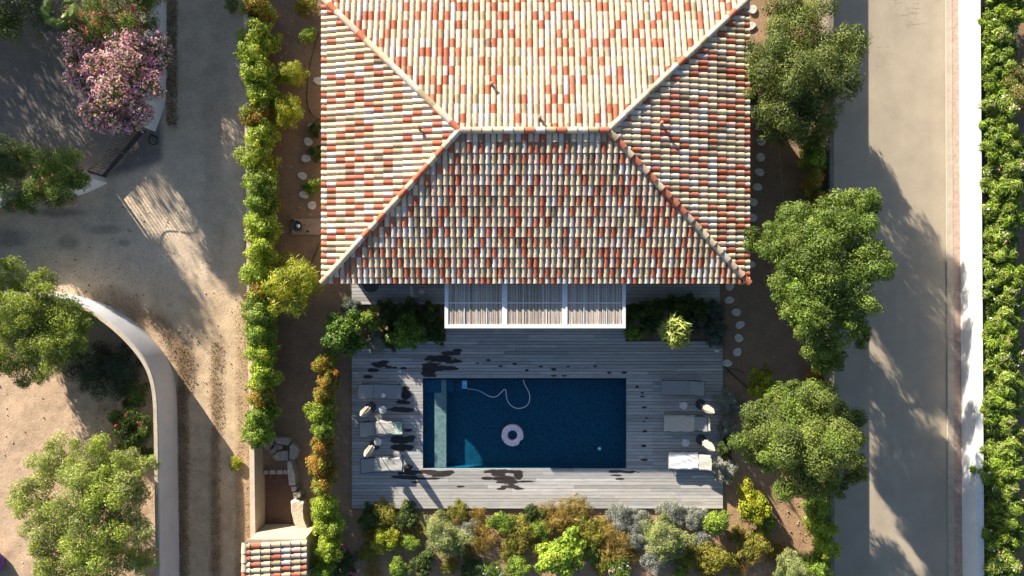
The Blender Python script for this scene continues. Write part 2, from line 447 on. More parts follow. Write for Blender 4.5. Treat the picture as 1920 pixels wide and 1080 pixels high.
# ------------------------------------------------------------------ walls
def offset_line(pts, t):
    out = []
    for i, p in enumerate(pts):
        a = Vector(pts[max(i - 1, 0)][:2]); b = Vector(pts[min(i + 1, len(pts) - 1)][:2]); d = (b - a).normalized()
        out.append((p[0] - d.y * t, p[1] + d.x * t))
    return out
def smooth_line(pts, n=4):
    for _ in range(n):
        o = [pts[0]]
        for a, b in zip(pts[:-1], pts[1:]):
            o.append((a[0] * .75 + b[0] * .25, a[1] * .75 + b[1] * .25)); o.append((a[0] * .25 + b[0] * .75, a[1] * .25 + b[1] * .75))
        o.append(pts[-1]); pts = o
    return pts
def wall_curve(name, pts_px, thick, hgt, m, capm, label, n=3, capw=.02, capt=.05):
    pts = [tuple(P(x, y)[:2]) for x, y in pts_px]
    if n: pts = smooth_line(pts, n)
    root = empty(name, (pts[len(pts) // 2][0], pts[len(pts) // 2][1], 0))
    def ribbon(t0, t1, z0, z1):
        a = offset_line(pts, t0); b = offset_line(pts, t1); v = []; f = []
        for p, q in zip(a, b):
            v += [(p[0], p[1], z0), (p[0], p[1], z1), (q[0], q[1], z1), (q[0], q[1], z0)]
        k = len(a)
        for i in range(k - 1):
            for j in range(4):
                j2 = (j + 1) % 4; f.append((i * 4 + j, i * 4 + j2, (i + 1) * 4 + j2, (i + 1) * 4 + j))
        f.append((0, 3, 2, 1)); e = (k - 1) * 4; f.append((e, e + 1, e + 2, e + 3))
        o = root.location; v = [(p[0] - o.x, p[1] - o.y, p[2]) for p in v]
        return MB().add(v, f)
    ribbon(0, thick, -.1, hgt - capt).build('render_face', m, root)
    ribbon(-capw, thick + capw, hgt - capt, hgt).build('coping', capm, root)
    return tag(root, label, 'wall')
# offset direction: travelling so that 'left' is the inner side
wall_curve('garden_wall', [(313, -400), (313, 60), (313, 150), (310, 190), (302, 218), (291, 247)][::1], -.24, 1.45, M['white_wall'], M['white_wall'],
           'white rendered boundary wall behind the pink flowering bush, ending at the metal gate')
wall_curve('garden_wall', [(-80, 400), (40, 384), (110, 374), (160, 364), (201, 343)], .30, 1.45, M['white_wall'], M['white_wall'],
           'short white wall end on the lower left side of the metal gate', n=2)
wall_curve('curved_wall', [(60, 545), (120, 548), (160, 558), (213, 576), (256, 606), (295, 645), (320, 682), (331, 725), (333, 790), (334.5, 900), (337, 1080), (338, 1250)],
           -.20, 1.79, M['old_wall'], M['cap'], 'tall curved grey white wall sweeping round beside the dirt track', n=3)
wall_curve('boundary_wall', [(1790.5, -900), (1809, 1900)], .30, 1.06, M['white_wall'], M['white_wall'],
           'long straight bright white wall between the asphalt road and the oleander hedge', n=0)
wall_curve('retaining_wall', [(479, -300), (497, 1004)], -.26, 1.15, M['beige_wall'], mat('beige_cap', (.60, .50, .38), .9, var=.1),
           'beige garden wall under the left hedge row, its bare end near the tiled shed', n=0)
wall_curve('boundary_wall', [(1537, -900), (1543, 1900)], -.22, 1.30, M['rock_wall'], M['rock_wall'],
           'low grey wall along the left side of the asphalt road, mostly hidden under trees', n=0)

# ------------------------------------------------------------------ metal gate
def gate():
    a = P(272, 248); b = P(199, 331); d = (b - a); L = d.length; rz = math.atan2(d.y, d.x)
    root = empty('metal_gate', a, rz)
    tag(root, 'dark metal double gate with vertical bars between the two white wall ends', 'gate')
    hw = L / 2
    for s in range(2):
        leaf = MB(); x0 = s * hw + .03; x1 = (s + 1) * hw - .03
        leaf.box(x0, -.02, .06, x1, .02, .42)
        leaf.box(x0, -.015, 0.04, x0 + .03, .015, 1.45); leaf.box(x1 - .03, -.015, .04, x1, .015, 1.45)
        def top(x): 
            t = x / L; return 1.45 + .17 * math.sin(t * 2 * math.pi) 
        n = 9
        for k in range(1, n):
            x = x0 + (x1 - x0) * k / n
            leaf.box(x - .009, -.009, .42, x + .009, .009, top(x) + .10)
        leaf.tube([(x0 + (x1 - x0) * k / 12, 0, top(x0 + (x1 - x0) * k / 12)) for k in range(13)], .022, 6)
        lf = leaf.build('gate_leaf', M['dark_metal'], root)
        if s == 0: MB().box(x1 - .12, .025, .95, x1 - .04, .05, 1.1).build('latch', M['dark_metal'], lf)
    MB().box(-.04, -.04, 0, 0.02, .04, 1.3).build('gate_post', M['dark_metal'], root)
    MB().box(L - .02, -.04, 0, L + .04, .04, 1.3).build('gate_post', M['dark_metal'], root)
gate()

# ------------------------------------------------------------------ tiled roofs
RED = (.47, .155, .09); RED2 = (.41, .12, .065); PINK = (.58, .41, .33); CREAM = (.645, .52, .355); CREAM2 = (.58, .47, .325)
WHITE = (.58, .53, .475); TAN = (.38, .30, .19); BROWN = (.25, .18, .12)
class TilePicker:
    def __init__(s, seed, pr=.30): s.pr = pr; s.r = random.Random(seed); s.grid = {}
    def pick(s, c, r, cream=0.0):
        near = s.grid.get((c - 1, r)) == 'R' or s.grid.get((c, r - 1)) == 'R'
        x = s.r.random()
        pr = .05 if near else s.pr
        if x < pr: k = 'R'; col = s.r.choice((RED, RED, RED2))
        else:
            k = 'o'; y = s.r.random()
            if y < .48 + cream: col = s.r.choice((CREAM, CREAM, CREAM2))
            elif y < .68 + cream: col = WHITE
            elif y < .84 + cream * .6: col = PINK
            elif y < .95 + cream * .3: col = TAN
            else: col = BROWN
        s.grid[(c, r)] = k
        j = s.r.uniform(.88, 1.1)
        return tuple(min(.85, q * j) for q in col)

def tile_slope(mb, origin, ux, uv, width, vmax, pitch, row, slope, seed, cream=0.0, segs=8, overhang=0.0):
    """canal tiles on a slope. origin: eave start (x,y,z); ux: unit along the eave; uv: unit up-slope in plan; vmax(u): plan run up to hip/ridge"""
    ox, oy, oz = origin; pk = TilePicker(seed, .26 if cream >= .15 else .35)
    ncol = int(round(width / pitch)); pitch = width / ncol
    def pt(u, v, h):
        return (ox + ux[0] * u + uv[0] * v, oy + ux[1] * u + uv[1] * v, oz + v * slope + h)
    for c in range(ncol):
        uc = (c + .5) * pitch
        vm = max(vmax(uc), vmax(uc - pitch / 2), vmax(uc + pitch / 2))
        # pan channel (concave), one long strip in short tiles
        r = 0; v = -.04
        lim = lambda u, q: min(q, max(vmax(min(max(u, 0), width)), 0))
        first = row * .62 if True else row
        while v < vm:
            v1 = v + (first if r == 0 else row)
            pc = pk.pick(c + 1000, r, cream)
            # pan tile lies between covers (centre at c*pitch)
            if c > 0:
                up = c * pitch; vs = []; k = 4
                for vv, dz in ((v, .012), (v1 + .02, 0)):
                    for i in range(k + 1):
                        t = i / k * 2 - 1; u = up + t * pitch * .36
                        q = vv if vv <= 0 else lim(u, vv)
                        vs.append(pt(u, q, .012 + dz + .045 * t * t))
                mb.add(vs, [(i, i + 1, k + 2 + i, k + 1 + i) for i in range(k)], pc)
            # cover tile
            col = pk.pick(c, r, cream)
            jz = pk.r.uniform(-.004, .004); ju = pk.r.uniform(-.006, .006)
            vs = []
            r0 = pitch * .455; r1 = pitch * .40
            hh0 = .088; hh1 = .074
            for vv, rr, hh, dz in ((v, r0, hh0, .022), (v1 + .03, r1, hh1, .0)):
                for i in range(segs + 1):
                    a = math.pi * i / segs
                    u = uc + ju - math.cos(a) * rr
                    q = vv if vv <= 0 else lim(u, vv)
                    vs.append(pt(u, q, dz + jz + .02 + math.sin(a) * hh))
            fs = [(i, i + 1, segs + 2 + i, segs + 1 + i) for i in range(segs)]
            # front lip thickness
            base = len(vs)
            for i in range(segs + 1):
                a = math.pi * i / segs; u = uc + ju - math.cos(a) * (r0 - .014)
                q = v if v <= 0 else lim(u, v)
                vs.append(pt(u, q + .001, .022 + jz + .02 + math.sin(a) * (hh0 - .016)))
            fs += [(base + i, base + i + 1, i + 1, i) for i in range(segs)]
            if lim(uc, v + .02) >= v or v <= 0: mb.add(vs, fs, col)
            v = v1; r += 1

def caps(mb, p0, p1, n_len=.46, rad=.135, seed=1, segs=9, lift=.05, redp=.3):
    p0 = Vector(p0); p1 = Vector(p1); d = p1 - p0; L = d.length; n = max(1, int(round(L / n_len))); d.normalize()
    side = d.cross(Vector((0, 0, 1))).normalized(); up = side.cross(d).normalized()
    rr = random.Random(seed)
    for k in range(n):
        a = p0 + d * (L * k / n - .02); b = p0 + d * (L * (k + 1) / n + .03)
        x = rr.random(); col = RED if x < redp else rr.choice((CREAM, CREAM, CREAM2, PINK, WHITE, TAN))
        j = rr.uniform(.9, 1.08); col = tuple(min(.85, q * j) for q in col)
        vs = []
        for p, r, h in ((a, rad * 1.05, lift + .03), (b, rad * .9, lift)):
            for i in range(segs + 1):
                t = math.pi * i / segs
                vs.append(p - side * math.cos(t) * r + up * (h + math.sin(t) * r * .85))
        fs = [(i, i + 1, segs + 2 + i, segs + 1 + i) for i in range(segs)]
        base = len(vs)
        for i in range(segs + 1):
            t = math.pi * i / segs
            vs.append(a - side * math.cos(t) * rad * .9 + up * (lift + .03 + math.sin(t) * rad * .72))
        fs += [(base + i, base + i + 1, i + 1, i) for i in range(segs)]
        mb.add([tuple(v) for v in vs], fs, col)

def villa():
    EH = 3.2
    # plan of the eaves in ground pixels
    X0 = (640.5 - 960) / G; X1 = (1358.7 - 960) / G; Y0 = (540 - 530.8) / G; Y1 = (540 - 52) / G
    W = X1 - X0; D = Y1 - Y0
    dS = 242.5 / G; RISE = 1.5; RH = EH + RISE; slope = RISE / dS
    RY = Y0 + dS; RX0 = X0 + 236 / G; RX1 = X1 - 245 / G; dN = Y1 - RY
    root = empty('villa', ((X0 + X1) / 2, (Y0 + Y1) / 2, 0)); R0 = root.location.copy()
    tag(root, 'large house with hipped roof of red and cream barrel tiles above the pool terrace', 'house')
    def bld(mb, name, m, par, **k):
        o = mb.build(name, m, par, **k)
        me = o.data
        if par == root:
            for v in me.vertices: v.co -= R0
        return o
    # walls
    w = MB(); wx0, wx1, wy0, wy1 = (655 - 960) / G, (1343 - 960) / G, (540 - 510) / G, (540 - 72) / G
    w.box(wx0, wy0, 0, wx1, wy1, 3.09)
    wall = bld(w, 'wall', M['beige_wall'], root)
    # glazed doors on the terrace side
    for i, cx in enumerate((720, 900, 1000, 1110, 1270)):
        dx = (cx - 960) / G
        b = MB(); b.box(dx - .75, wy0 - .05, .12, dx + .75, wy0 - .003, 2.3)
        f = bld(b, 'glass_door', M['white_metal'], root)
        g = MB()
        for s in (-1, 1): g.box(dx + s * .36 - .3, wy0 - .056, .25, dx + s * .36 + .3, wy0 - .051, 2.2)
        o = g.build('pane', M['dark_metal'], f)
        for v in o.data.vertices: v.co -= R0
    # roof deck below tiles
    e = .06
    rd = MB()
    zc = EH - .0
    A = [(X0 + e, Y0 + e, zc), (X1 - e, Y0 + e, zc), (X1 - e, Y1 - e, zc), (X0 + e, Y1 - e, zc), (RX0, RY, RH), (RX1, RY, RH)]
    rd.add(A, [(0, 1, 5, 4), (1, 2, 5), (2, 3, 4, 5), (3, 0, 4)], (.10, .075, .055))
    B = [(x, y, zc - .10) for x, y, z in A[:4]]
    rd.add(A[:4] + B, [(0, 4, 5, 1), (1, 5, 6, 2), (2, 6, 7, 3), (3, 7, 4, 0), (7, 6, 5, 4)], (.5, .42, .32))
    t = MB()
    t.v = list(rd.v); t.f = list(rd.f); t.c = list(rd.c)
    W2 = RX0 - X0; E2 = X1 - RX1
    hipS = lambda u: dS * min(1, u / W2, (W - u) / E2)
    hipN = lambda u: dN * min(1, u / E2, (W - u) / W2)
    hW = lambda u: W2 * min(1, u / dN, (D - u) / dS)          # u from north to south
    hE = lambda u: E2 * min(1, u / dS, (D - u) / dN)          # u from south to north
    tile_slope(t, (X0, Y0, EH), (1, 0), (0, 1), W, hipS, .2475, .415, RISE / dS, 11)
    tile_slope(t, (X1, Y1, EH), (-1, 0), (0, -1), W, hipN, .2475, .415, RISE / dN, 12, cream=.15)
    tile_slope(t, (X0, Y1, EH), (0, -1), (1, 0), D, hW, .2475, .415, RISE / W2, 13, cream=.1)
    tile_slope(t, (X1, Y0, EH), (0, 1), (-1, 0), D, hE, .2475, .415, RISE / E2, 14, cream=.05)
    roof = bld(t, 'roof', M['tile'], root)
    def sub(mb, name):
        o = mb.build(name, M['tile'], roof)
        for v in o.data.vertices: v.co -= R0
        return o
    for sd, (a, b) in enumerate((((X0, Y0, EH), (RX0, RY, RH)), ((X1, Y0, EH), (RX1, RY, RH)), ((X1, Y1, EH), (RX1, RY, RH)), ((X0, Y1, EH), (RX0, RY, RH)))):
        c = MB(); caps(c, a, b, seed=20 + sd, redp=(.25, .38, .14, .14)[sd]); sub(c, 'hip_cap')
    c = MB(); caps(c, (RX1, RY, RH), (RX0, RY, RH), seed=31, n_len=.42, redp=.14); sub(c, 'ridge_cap')
    # vent pipes
    for (px, py) in ((922, 157), (1012, 220), (784, 238), (1241, 230)):
        p = P(px, py, 4.6)
        zr = EH + min((p.y - Y0) / dS, (Y1 - p.y) / dN, (p.x - X0) / W2, (X1 - p.x) / E2) * RISE
        p = P(px, py, zr + .25)
        v = MB(); v.lathe([(.055, -.45), (.055, .0), (.075, .01), (.075, .05), (.04, .07)], (p.x, p.y, zr + .28), 12)
        bld(v, 'vent_pipe', mat('vent_clay', (.45, .22, .16), .8), root)
villa()

def shed():
    RHs = 2.15
    x0, y1 = P(459, 1012, RHs)[:2]; x1 = P(574, 1012, RHs)[0]; y0 = y1 - 3.2
    root = empty('garden_shed', ((x0 + x1) / 2, y1 - 1.5, 0)); R0 = root.location.copy()
    tag(root, 'small beige shed with red and white tiled roof at the lower edge', 'shed')
    w = MB(); w.box(x0 + .15, y0 + .1, -.1, x1 - .12, y1 - .05, RHs - .1)
    o = w.build('wall', M['beige_wall'], root)
    for v in o.data.vertices: v.co -= R0
    t = MB(); D = y1 - y0; W = x1 - x0 - .22; sl = .16
    t.box(x0 + .05, y0, RHs - .12, x1, y1, RHs - .04, (.4, .33, .25))
    tile_slope(t, (x1, y0, RHs - .03), (0, 1), (-1, 0), D, lambda u: W, .262, .415, sl, 44)
    r = t.build('roof', M['tile'], root)
    for v in r.data.vertices: v.co -= R0
    c = MB(); caps(c, (x0 + .14, y0, RHs + W * sl - .10), (x0 + .14, y1, RHs + W * sl - .10), seed=5, rad=.14, redp=.25, n_len=.42)
    c = c.build('edge_cap', M['tile'], r)
    for v in c.data.vertices: v.co -= R0
shed()

# ------------------------------------------------------------------ timber deck
WET = [  # px blobs (cx, cy, rx, ry)
 (845, 662, 26, 5), (825, 672, 30, 7), (812, 690, 22, 10), (838, 690, 30, 5), (805, 700, 16, 9), (858, 657, 12, 3), (808, 684, 18, 4), (850, 678, 20, 4),
 (712, 683, 18, 6), (700, 694, 14, 5), (692, 706, 10, 4), (722, 678, 12, 3), (730, 688, 8, 3), (757, 690, 8, 2.5), (740, 689, 6, 2), (762, 739, 12, 10), (756, 754, 18, 4), (762, 727, 9, 3),
 (748, 767, 24, 5), (766, 768, 14, 5),
 (752, 824, 26, 9), (755, 838, 26, 8), (732, 812, 8, 4), (770, 822, 12, 8), (765, 806, 10, 3),
 (770, 885, 28, 5), (800, 884, 34, 4), (825, 889, 24, 4), (760, 893, 36, 4), (840, 884, 16, 4), (792, 896, 50, 2.5), (765, 875, 10, 6),
 (942, 883, 46, 4), (945, 896, 28, 5), (952, 903, 26, 4), (955, 911, 22, 3.5), (935, 889, 16, 3), (940, 915, 12, 2.5), (972, 915, 12, 2.5), (915, 896, 14, 3), (985, 902, 20, 1.8), (972, 890, 10, 9),
 (1155, 883, 20, 3), (1175, 884, 24, 2.5), (1155, 890, 14, 2), (1160, 897, 12, 1.5), (865, 911, 8, 2), (780, 903, 10, 2),
 (915, 675, 5, 2.2), (896, 681, 4, 1.6), (939, 686, 5, 2), (965, 682, 5, 1.5), (987, 694, 5, 2.3), (1014, 687, 5, 1.5), (1038, 692, 5, 3), (1038, 704, 8, 2), (1058, 704, 7, 1.6), (1065, 687, 4, 1.3),
 (1142, 698, 6, 2.3), (1170, 698, 6, 2.3), (1115, 686, 4, 1.2),
 (1194, 725, 4, 1.4), (1203, 736, 5, 2), (1204, 743, 6, 1.6), (1207, 763, 6, 1.6), (1211, 783, 4, 1.4), (1208, 808, 6, 2.6), (1206, 835, 7, 2.6), (1206, 861, 9, 3), (1207, 789, 3, 1),
]
def deck():
    z = DECK_Z; bw = 6.25 / G; gap = .012
    y = (540 - 952) / G; ytop = (540 - 508) / G
    V = []; Q = []; C = []; Wt = []
    r = random.Random(5)
    def px_(x): return x
    row = 0; base = 0
    wet = np.array(WET)
    while y < ytop:
        yc = 540 - (y + bw / 2) * G      # px of the board centre
        spans = [(660.5, 1354)] if yc > 640 else ([(660.5, 1348)] if yc < 569 else [(836, 1172)])
        if yc > POOL[1] - 1 and yc < POOL[3] + 1:
            spans = [(660.5, POOL[0] - .5), (POOL[2] + .5, 1354)]
        for (a, b) in spans:
            x = a
            cuts = []
            x = a + r.uniform(30, 160)
            while x < b - 20:
                cuts.append(x); x += r.choice((96, 120, 160, 200)) + r.uniform(-4, 4)
            if b > 1300 and a < 1200 and yc > 705 and yc < 880: cuts = [c for c in cuts if abs(c - 1223) > 20] + [1223]
            cuts = sorted(c for c in cuts if c > a + 12 and c < b - 8)
            edges = [a] + cuts + [b]
            for i in range(len(edges) - 1):
                k = r.gauss(1.0, .12); k = max(.72, min(1.25, k)); warm = r.uniform(-.02, .03)
                col = ((.385 + warm) * k, (.38 + warm * .5) * k, (.372 - warm * .2) * k)
                e0 = edges[i]; e1 = edges[i + 1]; n = max(2, int((e1 - e0) / 2.2))
                xs = np.linspace(e0 + .12, e1 - .12, n + 1)
                dz = r.uniform(-.0015, .0015)
                wx = (xs - 960) / G
                # wet amount, rounded off within each board
                ym = (y + bw * .3, y + bw * .5, y + bw * .7)
                jit = vnoise(xs / 7.0 + row * 31.7, np.full_like(xs, row * 7.7)) - .5
                W3 = []
                for kk, yy_ in enumerate((y, y + bw * .33, y + bw * .67, y + bw)):
                    w = np.zeros_like(xs); yq = 540 - yy_ * G; edge = (1, 0, 0, 1)[kk]
                    j2 = vnoise(xs / 4.0 + kk * 9.1 + row * 3.3, np.full_like(xs, row * 1.7)) - .5
                    for (cx, cy, rx, ry) in WET:
                        if abs(yc - cy) > ry + 5: continue
                        ryy = max(ry, 2.0) + .3
                        q = np.hypot((xs - cx) / rx, (yq - cy) / ryy) * 1.14 + jit * .45 + j2 * .25 + edge * .06
                        w = np.maximum(w, 1.5 - q)
                    W3.append(np.clip(w, 0, 1))
                y0_ = y + gap / 2; y1_ = y + bw - gap / 2
                prof = [(y0_, z - .028), (y0_ + .002, z), (y0_ + bw * .33, z), (y0_ + bw * .67, z), (y1_ - .002, z), (y1_, z - .028)]; wm = (0, 0, 1, 2, 3, 3)
                for j, X_ in enumerate(wx):
                    for t_, (yy, zz) in enumerate(prof):
                        V.append((X_, yy, zz + dz)); C.append(col); Wt.append(W3[wm[t_]][j])
                m = len(prof)
                for j in range(n):
                    for q in range(m - 1):
                        A = base + j * m + q
                        Q.append((A, A + m, A + m + 1, A + 1))
                # end caps
                Q.append((base, base + 1, base + 4, base + 5)); e_ = base + n * m
                Q.append((e_ + 5, e_ + 4, e_ + 1, e_))
                base += m * (n + 1)
        y += bw; row += 1
    o = np_mesh('deck', np.array(V), np.array(Q), np.array(C), M['deck'])
    at = o.data.attributes.new('wet', 'FLOAT', 'POINT'); at.data.foreach_set('value', np.array(Wt, dtype=np.float32))
    tag(o, kind='structure')
    # dark joist frame below the boards with fascia
    b = MB()
    def rect(x0, y0, x1, y1):
        a = P(x0, y0); c = P(x1, y1); b.box(a.x, c.y, -.12, c.x, a.y, z - .03, (.10, .095, .09))
    rect(661, 509, 1347.5, 568.5); rect(837, 568.6, 1171.5, 639.5)
    rect(661, 640, 1353.5, POOL[1] - 1.2); rect(661, POOL[3] + 1.2, 1353.5, 951.5)
    rect(661, POOL[1] - 1.1, POOL[0] - 1.2, POOL[3] + 1.1); rect(POOL[2] + 1.2, POOL[1] - 1.1, 1353.5, POOL[3] + 1.1)
    o = b.build('deck_frame', M['dark_metal']); tag(o, kind='structure')
deck()

# ------------------------------------------------------------------ swimming pool
def pool():
    a = P(POOL[0], POOL[1]); c = P(POOL[2], POOL[3]); x0, y1, x1, y0 = a.x, a.y, c.x, c.y
    T = (.011, .115, .19)  # dark tone stands for light lost with depth; ledge and steps painted paler
    b = MB(); zt = DECK_Z - .035; zb = -.62
    root = empty('swimming_pool', ((x0 + x1) / 2, (y0 + y1) / 2, 0)); R0 = root.location.copy()
    tag(root, 'rectangular swimming pool with dark blue water sunk in the timber deck', 'swimming pool')
    def bb(mb, name, m, par=root):
        o = mb.build(name, m, par)
        for v in o.data.vertices: v.co -= R0
        return o
    # shell: floor + 4 walls, faces inward
    v = [(x0, y0, zb), (x1, y0, zb), (x1, y1, zb), (x0, y1, zb), (x0, y0, zt), (x1, y0, zt), (x1, y1, zt), (x0, y1, zt)]
    b.add(v, [(0, 1, 2, 3), (0, 4, 5, 1), (1, 5, 6, 2), (2, 6, 7, 3), (3, 7, 4, 0)], T)
    bb(b, 'shell', M['pool_tile'])
    sx = (814 - 960) / G; sx2 = (836 - 960) / G
    s = MB(); s.box(x0 + .003, y0 + .003, zb, sx, y1 - .003, -.26, T)
    bb(s, 'bench', M['pool_tile'])
    s = MB(); s.box(sx + .002, y0 + .003, zb, sx2, y1 - .003, -.13, (.52, .45, .38))
    bb(s, 'ledge', M['pool_tile'])
    for k, (p0, p1, zz) in enumerate(((836, 850, -.28), (850, 864, -.42))):
        s = MB(); s.box((p0 - 960) / G + .002, y1 - .64, zb, (p1 - 960) / G, y1 - .003, zz, tuple(q * 1.25 for q in T))
        bb(s, 'step', M['pool_tile'])
    s = MB(); s.box(x0 + .004, y1 - .66, -.259, x0 + .82, y1 - .004, -.12, tuple(q * 1.2 for q in T)); 
    bb(s, 'step', M['pool_tile'])
    # thin pale coping strip
    s = MB()
    for (p0, q0, p1, q1) in ((POOL[0] - .9, POOL[3] + .05, POOL[2] + .9, POOL[3] + 1.1),):
        u = P(p0, q0); w = P(p1, q1); s.box(u.x, w.y, -.05, w.x, u.y, DECK_Z - .004, (.5, .5, .5))
    bb(s, 'coping', M['white_plastic'])
    w = MB(); w.add([(x0, y0, 0), (x1, y0, 0), (x1, y1, 0), (x0, y1, 0)], [(0, 1, 2, 3)])
    o = bb(w, 'water', M['water'])
pool()

# ------------------------------------------------------------------ foliage
LEAF_N, LEAF_S = 1.7, .76
def leaves(blobs, n, size, pal, aspect=.5, seed=0, up=.35, jitter=.7, radial=0.0, inner=.25):
    """blobs: array (k,4) x,y,z,r. returns V,Q,C for n leaf faces on the lumpy surface"""
    r = np.random.RandomState(seed)
    B = np.array(blobs, dtype=float); k = len(B)
    if size < .2:
        n = int(n * (1.25 if aspect < .35 else LEAF_N)); size = size * (1.15 if aspect < .35 else LEAF_S)
    w = B[:, 3] ** 2; w /= w.sum()
    n2 = int(n * 1.5)
    bi = r.choice(k, n2, p=w)
    d = r.normal(size=(n2, 3)); d[:, 2] = d[:, 2] * .9 + up * .8; d /= np.linalg.norm(d, axis=1)[:, None]
    rad = B[bi, 3] * np.where(r.rand(n2) < inner, r.rand(n2) ** .5 * .9, 1 + (r.rand(n2) - .6) * jitter)
    p = B[bi, :3] + d * rad[:, None]
    # drop leaves deep inside other blobs
    keep = np.ones(n2, bool)
    if k > 1:
        sub = r.rand(n2)
        for j in range(k):
            dd = np.linalg.norm(p - B[j, :3], axis=1)
            keep &= ~((dd < B[j, 3] * .62) & (sub < .85))
    keep &= p[:, 2] > .05
    p = p[keep][:n]; d = d[keep][:n]; bi = bi[keep][:n]; m = len(p)
    nrm = d * 1.15 + r.normal(size=(m, 3)) * .42; nrm[:, 2] += .2; nrm /= np.linalg.norm(nrm, axis=1)[:, None]
    rnd = r.normal(size=(m, 3)) * (1 - radial) + d * radial * 2.0
    ax = rnd - nrm * (rnd * nrm).sum(1)[:, None]; ax /= (np.linalg.norm(ax, axis=1)[:, None] + 1e-9)
    sd = np.cross(nrm, ax)
    s = size * (.6 + .8 * r.rand(m))[:, None]
    fold = nrm * s * .12
    V = np.empty((m, 4, 3))
    V[:, 0] = p - ax * s * .5; V[:, 2] = p + ax * s * .5
    V[:, 1] = p + sd * s * .5 * aspect + fold; V[:, 3] = p - sd * s * .5 * aspect + fold
    pal = np.array(pal, dtype=float)
    # every clump leans to one palette tone, each leaf varies
    tone = r.randint(0, len(pal), k); ti = np.where(r.rand(m) < .62, tone[bi], r.randint(0, len(pal), m))
    sat = (pal.max(1) - pal.min(1)) / pal.max(1); warm = np.clip(sat * 1.6 - .3, 0, 1)[:, None]
    pal = pal * (np.array([1.95, 1.95, 1.2]) * warm + np.array([1.25, 1.25, 1.25]) * (1 - warm))
    C = pal[ti] * (.72 + .5 * r.rand(m))[:, None] * r.uniform(.72, 1.2, k)[bi][:, None]
    C = np.repeat(C[:, None, :], 4, 1)
    Q = np.arange(m * 4).reshape(m, 4)
    return V.reshape(-1, 3), Q, np.clip(C.reshape(-1, 3), 0, 1), p, d

def subblobs(lobes, rr, k=7, f=.42, zs=.8):
    out = []
    for (x, y, z, r) in lobes:
        out.append((x, y, z, r * .62))
        for i in range(k):
            a = rr.uniform(0, 2 * math.pi); e = rr.uniform(-.25, 1.0); el = math.asin(min(1, max(-1, e)))
            q = r * rr.uniform(.66, 1.0)
            out.append((x + math.cos(a) * math.cos(el) * q, y + math.sin(a) * math.cos(el) * q, z + e * q * zs, r * f * rr.uniform(.62, 1.2)))
    return out

GREEN_DARK = [(.050, .075, .022), (.065, .095, .028), (.038, .06, .02), (.085, .115, .035)]
GREEN_MID = [(.085, .135, .030), (.11, .165, .038), (.065, .105, .026), (.14, .19, .05)]
GREEN_OLIVE = [(.095, .128, .040), (.12, .152, .048), (.07, .10, .034), (.145, .175, .055)]
GREEN_LIME = [(.17, .23, .035), (.22, .28, .045), (.13, .19, .03), (.26, .30, .06)]
GREEN_YEL = [(.16, .20, .02), (.20, .215, .025), (.12, .15, .02), (.24, .22, .03)]
GREEN_PALE = [(.17, .20, .09), (.21, .24, .12), (.14, .17, .075), (.26, .28, .15)]
GREEN_FEATH = [(.15, .175, .018), (.19, .21, .022), (.12, .15, .016), (.22, .22, .03)]
SILVER = [(.25, .27, .24), (.31, .33, .30), (.19, .21, .19), (.37, .38, .34)]
BLUEG = [(.095, .12, .10), (.12, .15, .13), (.075, .10, .085)]
BLUED = [(.045, .072, .050), (.06, .09, .062), (.035, .055, .038)]
ORANGE = [(.24, .115, .03), (.20, .14, .03), (.12, .15, .03), (.27, .13, .04), (.09, .12, .03)]
BROWNG = [(.19, .125, .05), (.16, .12, .045), (.13, .13, .045), (.24, .165, .075)]
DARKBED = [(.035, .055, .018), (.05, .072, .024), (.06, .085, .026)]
PINKF = [(.72, .34, .52), (.80, .50, .63), (.60, .33, .60), (.84, .66, .70)]
ROSE = [(.62, .10, .16), (.70, .20, .25), (.55, .08, .15)]
REDF = [(.65, .04, .06), (.6, .08, .12)]
WHITEF = [(.75, .74, .70), (.66, .68, .62)]

def flower_mesh(name, p, d, n, size, pal, parent, seed=1, off=.05):
    r = np.random.RandomState(seed)
    idx = r.choice(len(p), min(n, len(p)), replace=False)
    c = p[idx] + d[idx] * off
    k = 4
    pp = np.repeat(c, k, 0) + r.normal(size=(len(c) * k, 3)) * size * .55
    m = len(pp); nrm = np.repeat(d[idx], k, 0) + r.normal(size=(m, 3)) * .5; nrm[:, 2] += .5; nrm /= np.linalg.norm(nrm, axis=1)[:, None]
    rnd = r.normal(size=(m, 3)); ax = np.cross(nrm, rnd); ax /= np.linalg.norm(ax, axis=1)[:, None] + 1e-9; sd = np.cross(nrm, ax)
    s = size * (.6 + .6 * r.rand(m))[:, None]
    V = np.stack([pp - ax * s * .5, pp + sd * s * .45, pp + ax * s * .5, pp - sd * s * .45], 1)
    pal = np.array(pal); C = np.repeat(pal[np.repeat(r.randint(0, len(pal), len(c)), k)] * (.85 + .3 * r.rand(m))[:, None], 4, 0)
    if n < 110:      # a few blooms stay in the leaf mesh
        return V.reshape(-1, 3), np.clip(C, 0, .9)
    return tag(np_mesh(name, V.reshape(-1, 3), np.arange(m * 4).reshape(m, 4), np.clip(C, 0, .9), M['petal'], parent), kind='stuff')
def with_flowers(V, Q, C, p, d, flowers, parent, seed, zmin):
    if not flowers: return V, Q, C
    fn, fs, fp = flowers; u = d[:, 2] > zmin
    r = flower_mesh('flowers', p[u], d[u], fn, fs, fp, parent, seed)
    if isinstance(r, tuple):
        V = np.concatenate([V, r[0]]); C = np.concatenate([C, r[1]]); Q = np.arange(len(V)).reshape(-1, 4)
    return V, Q, C

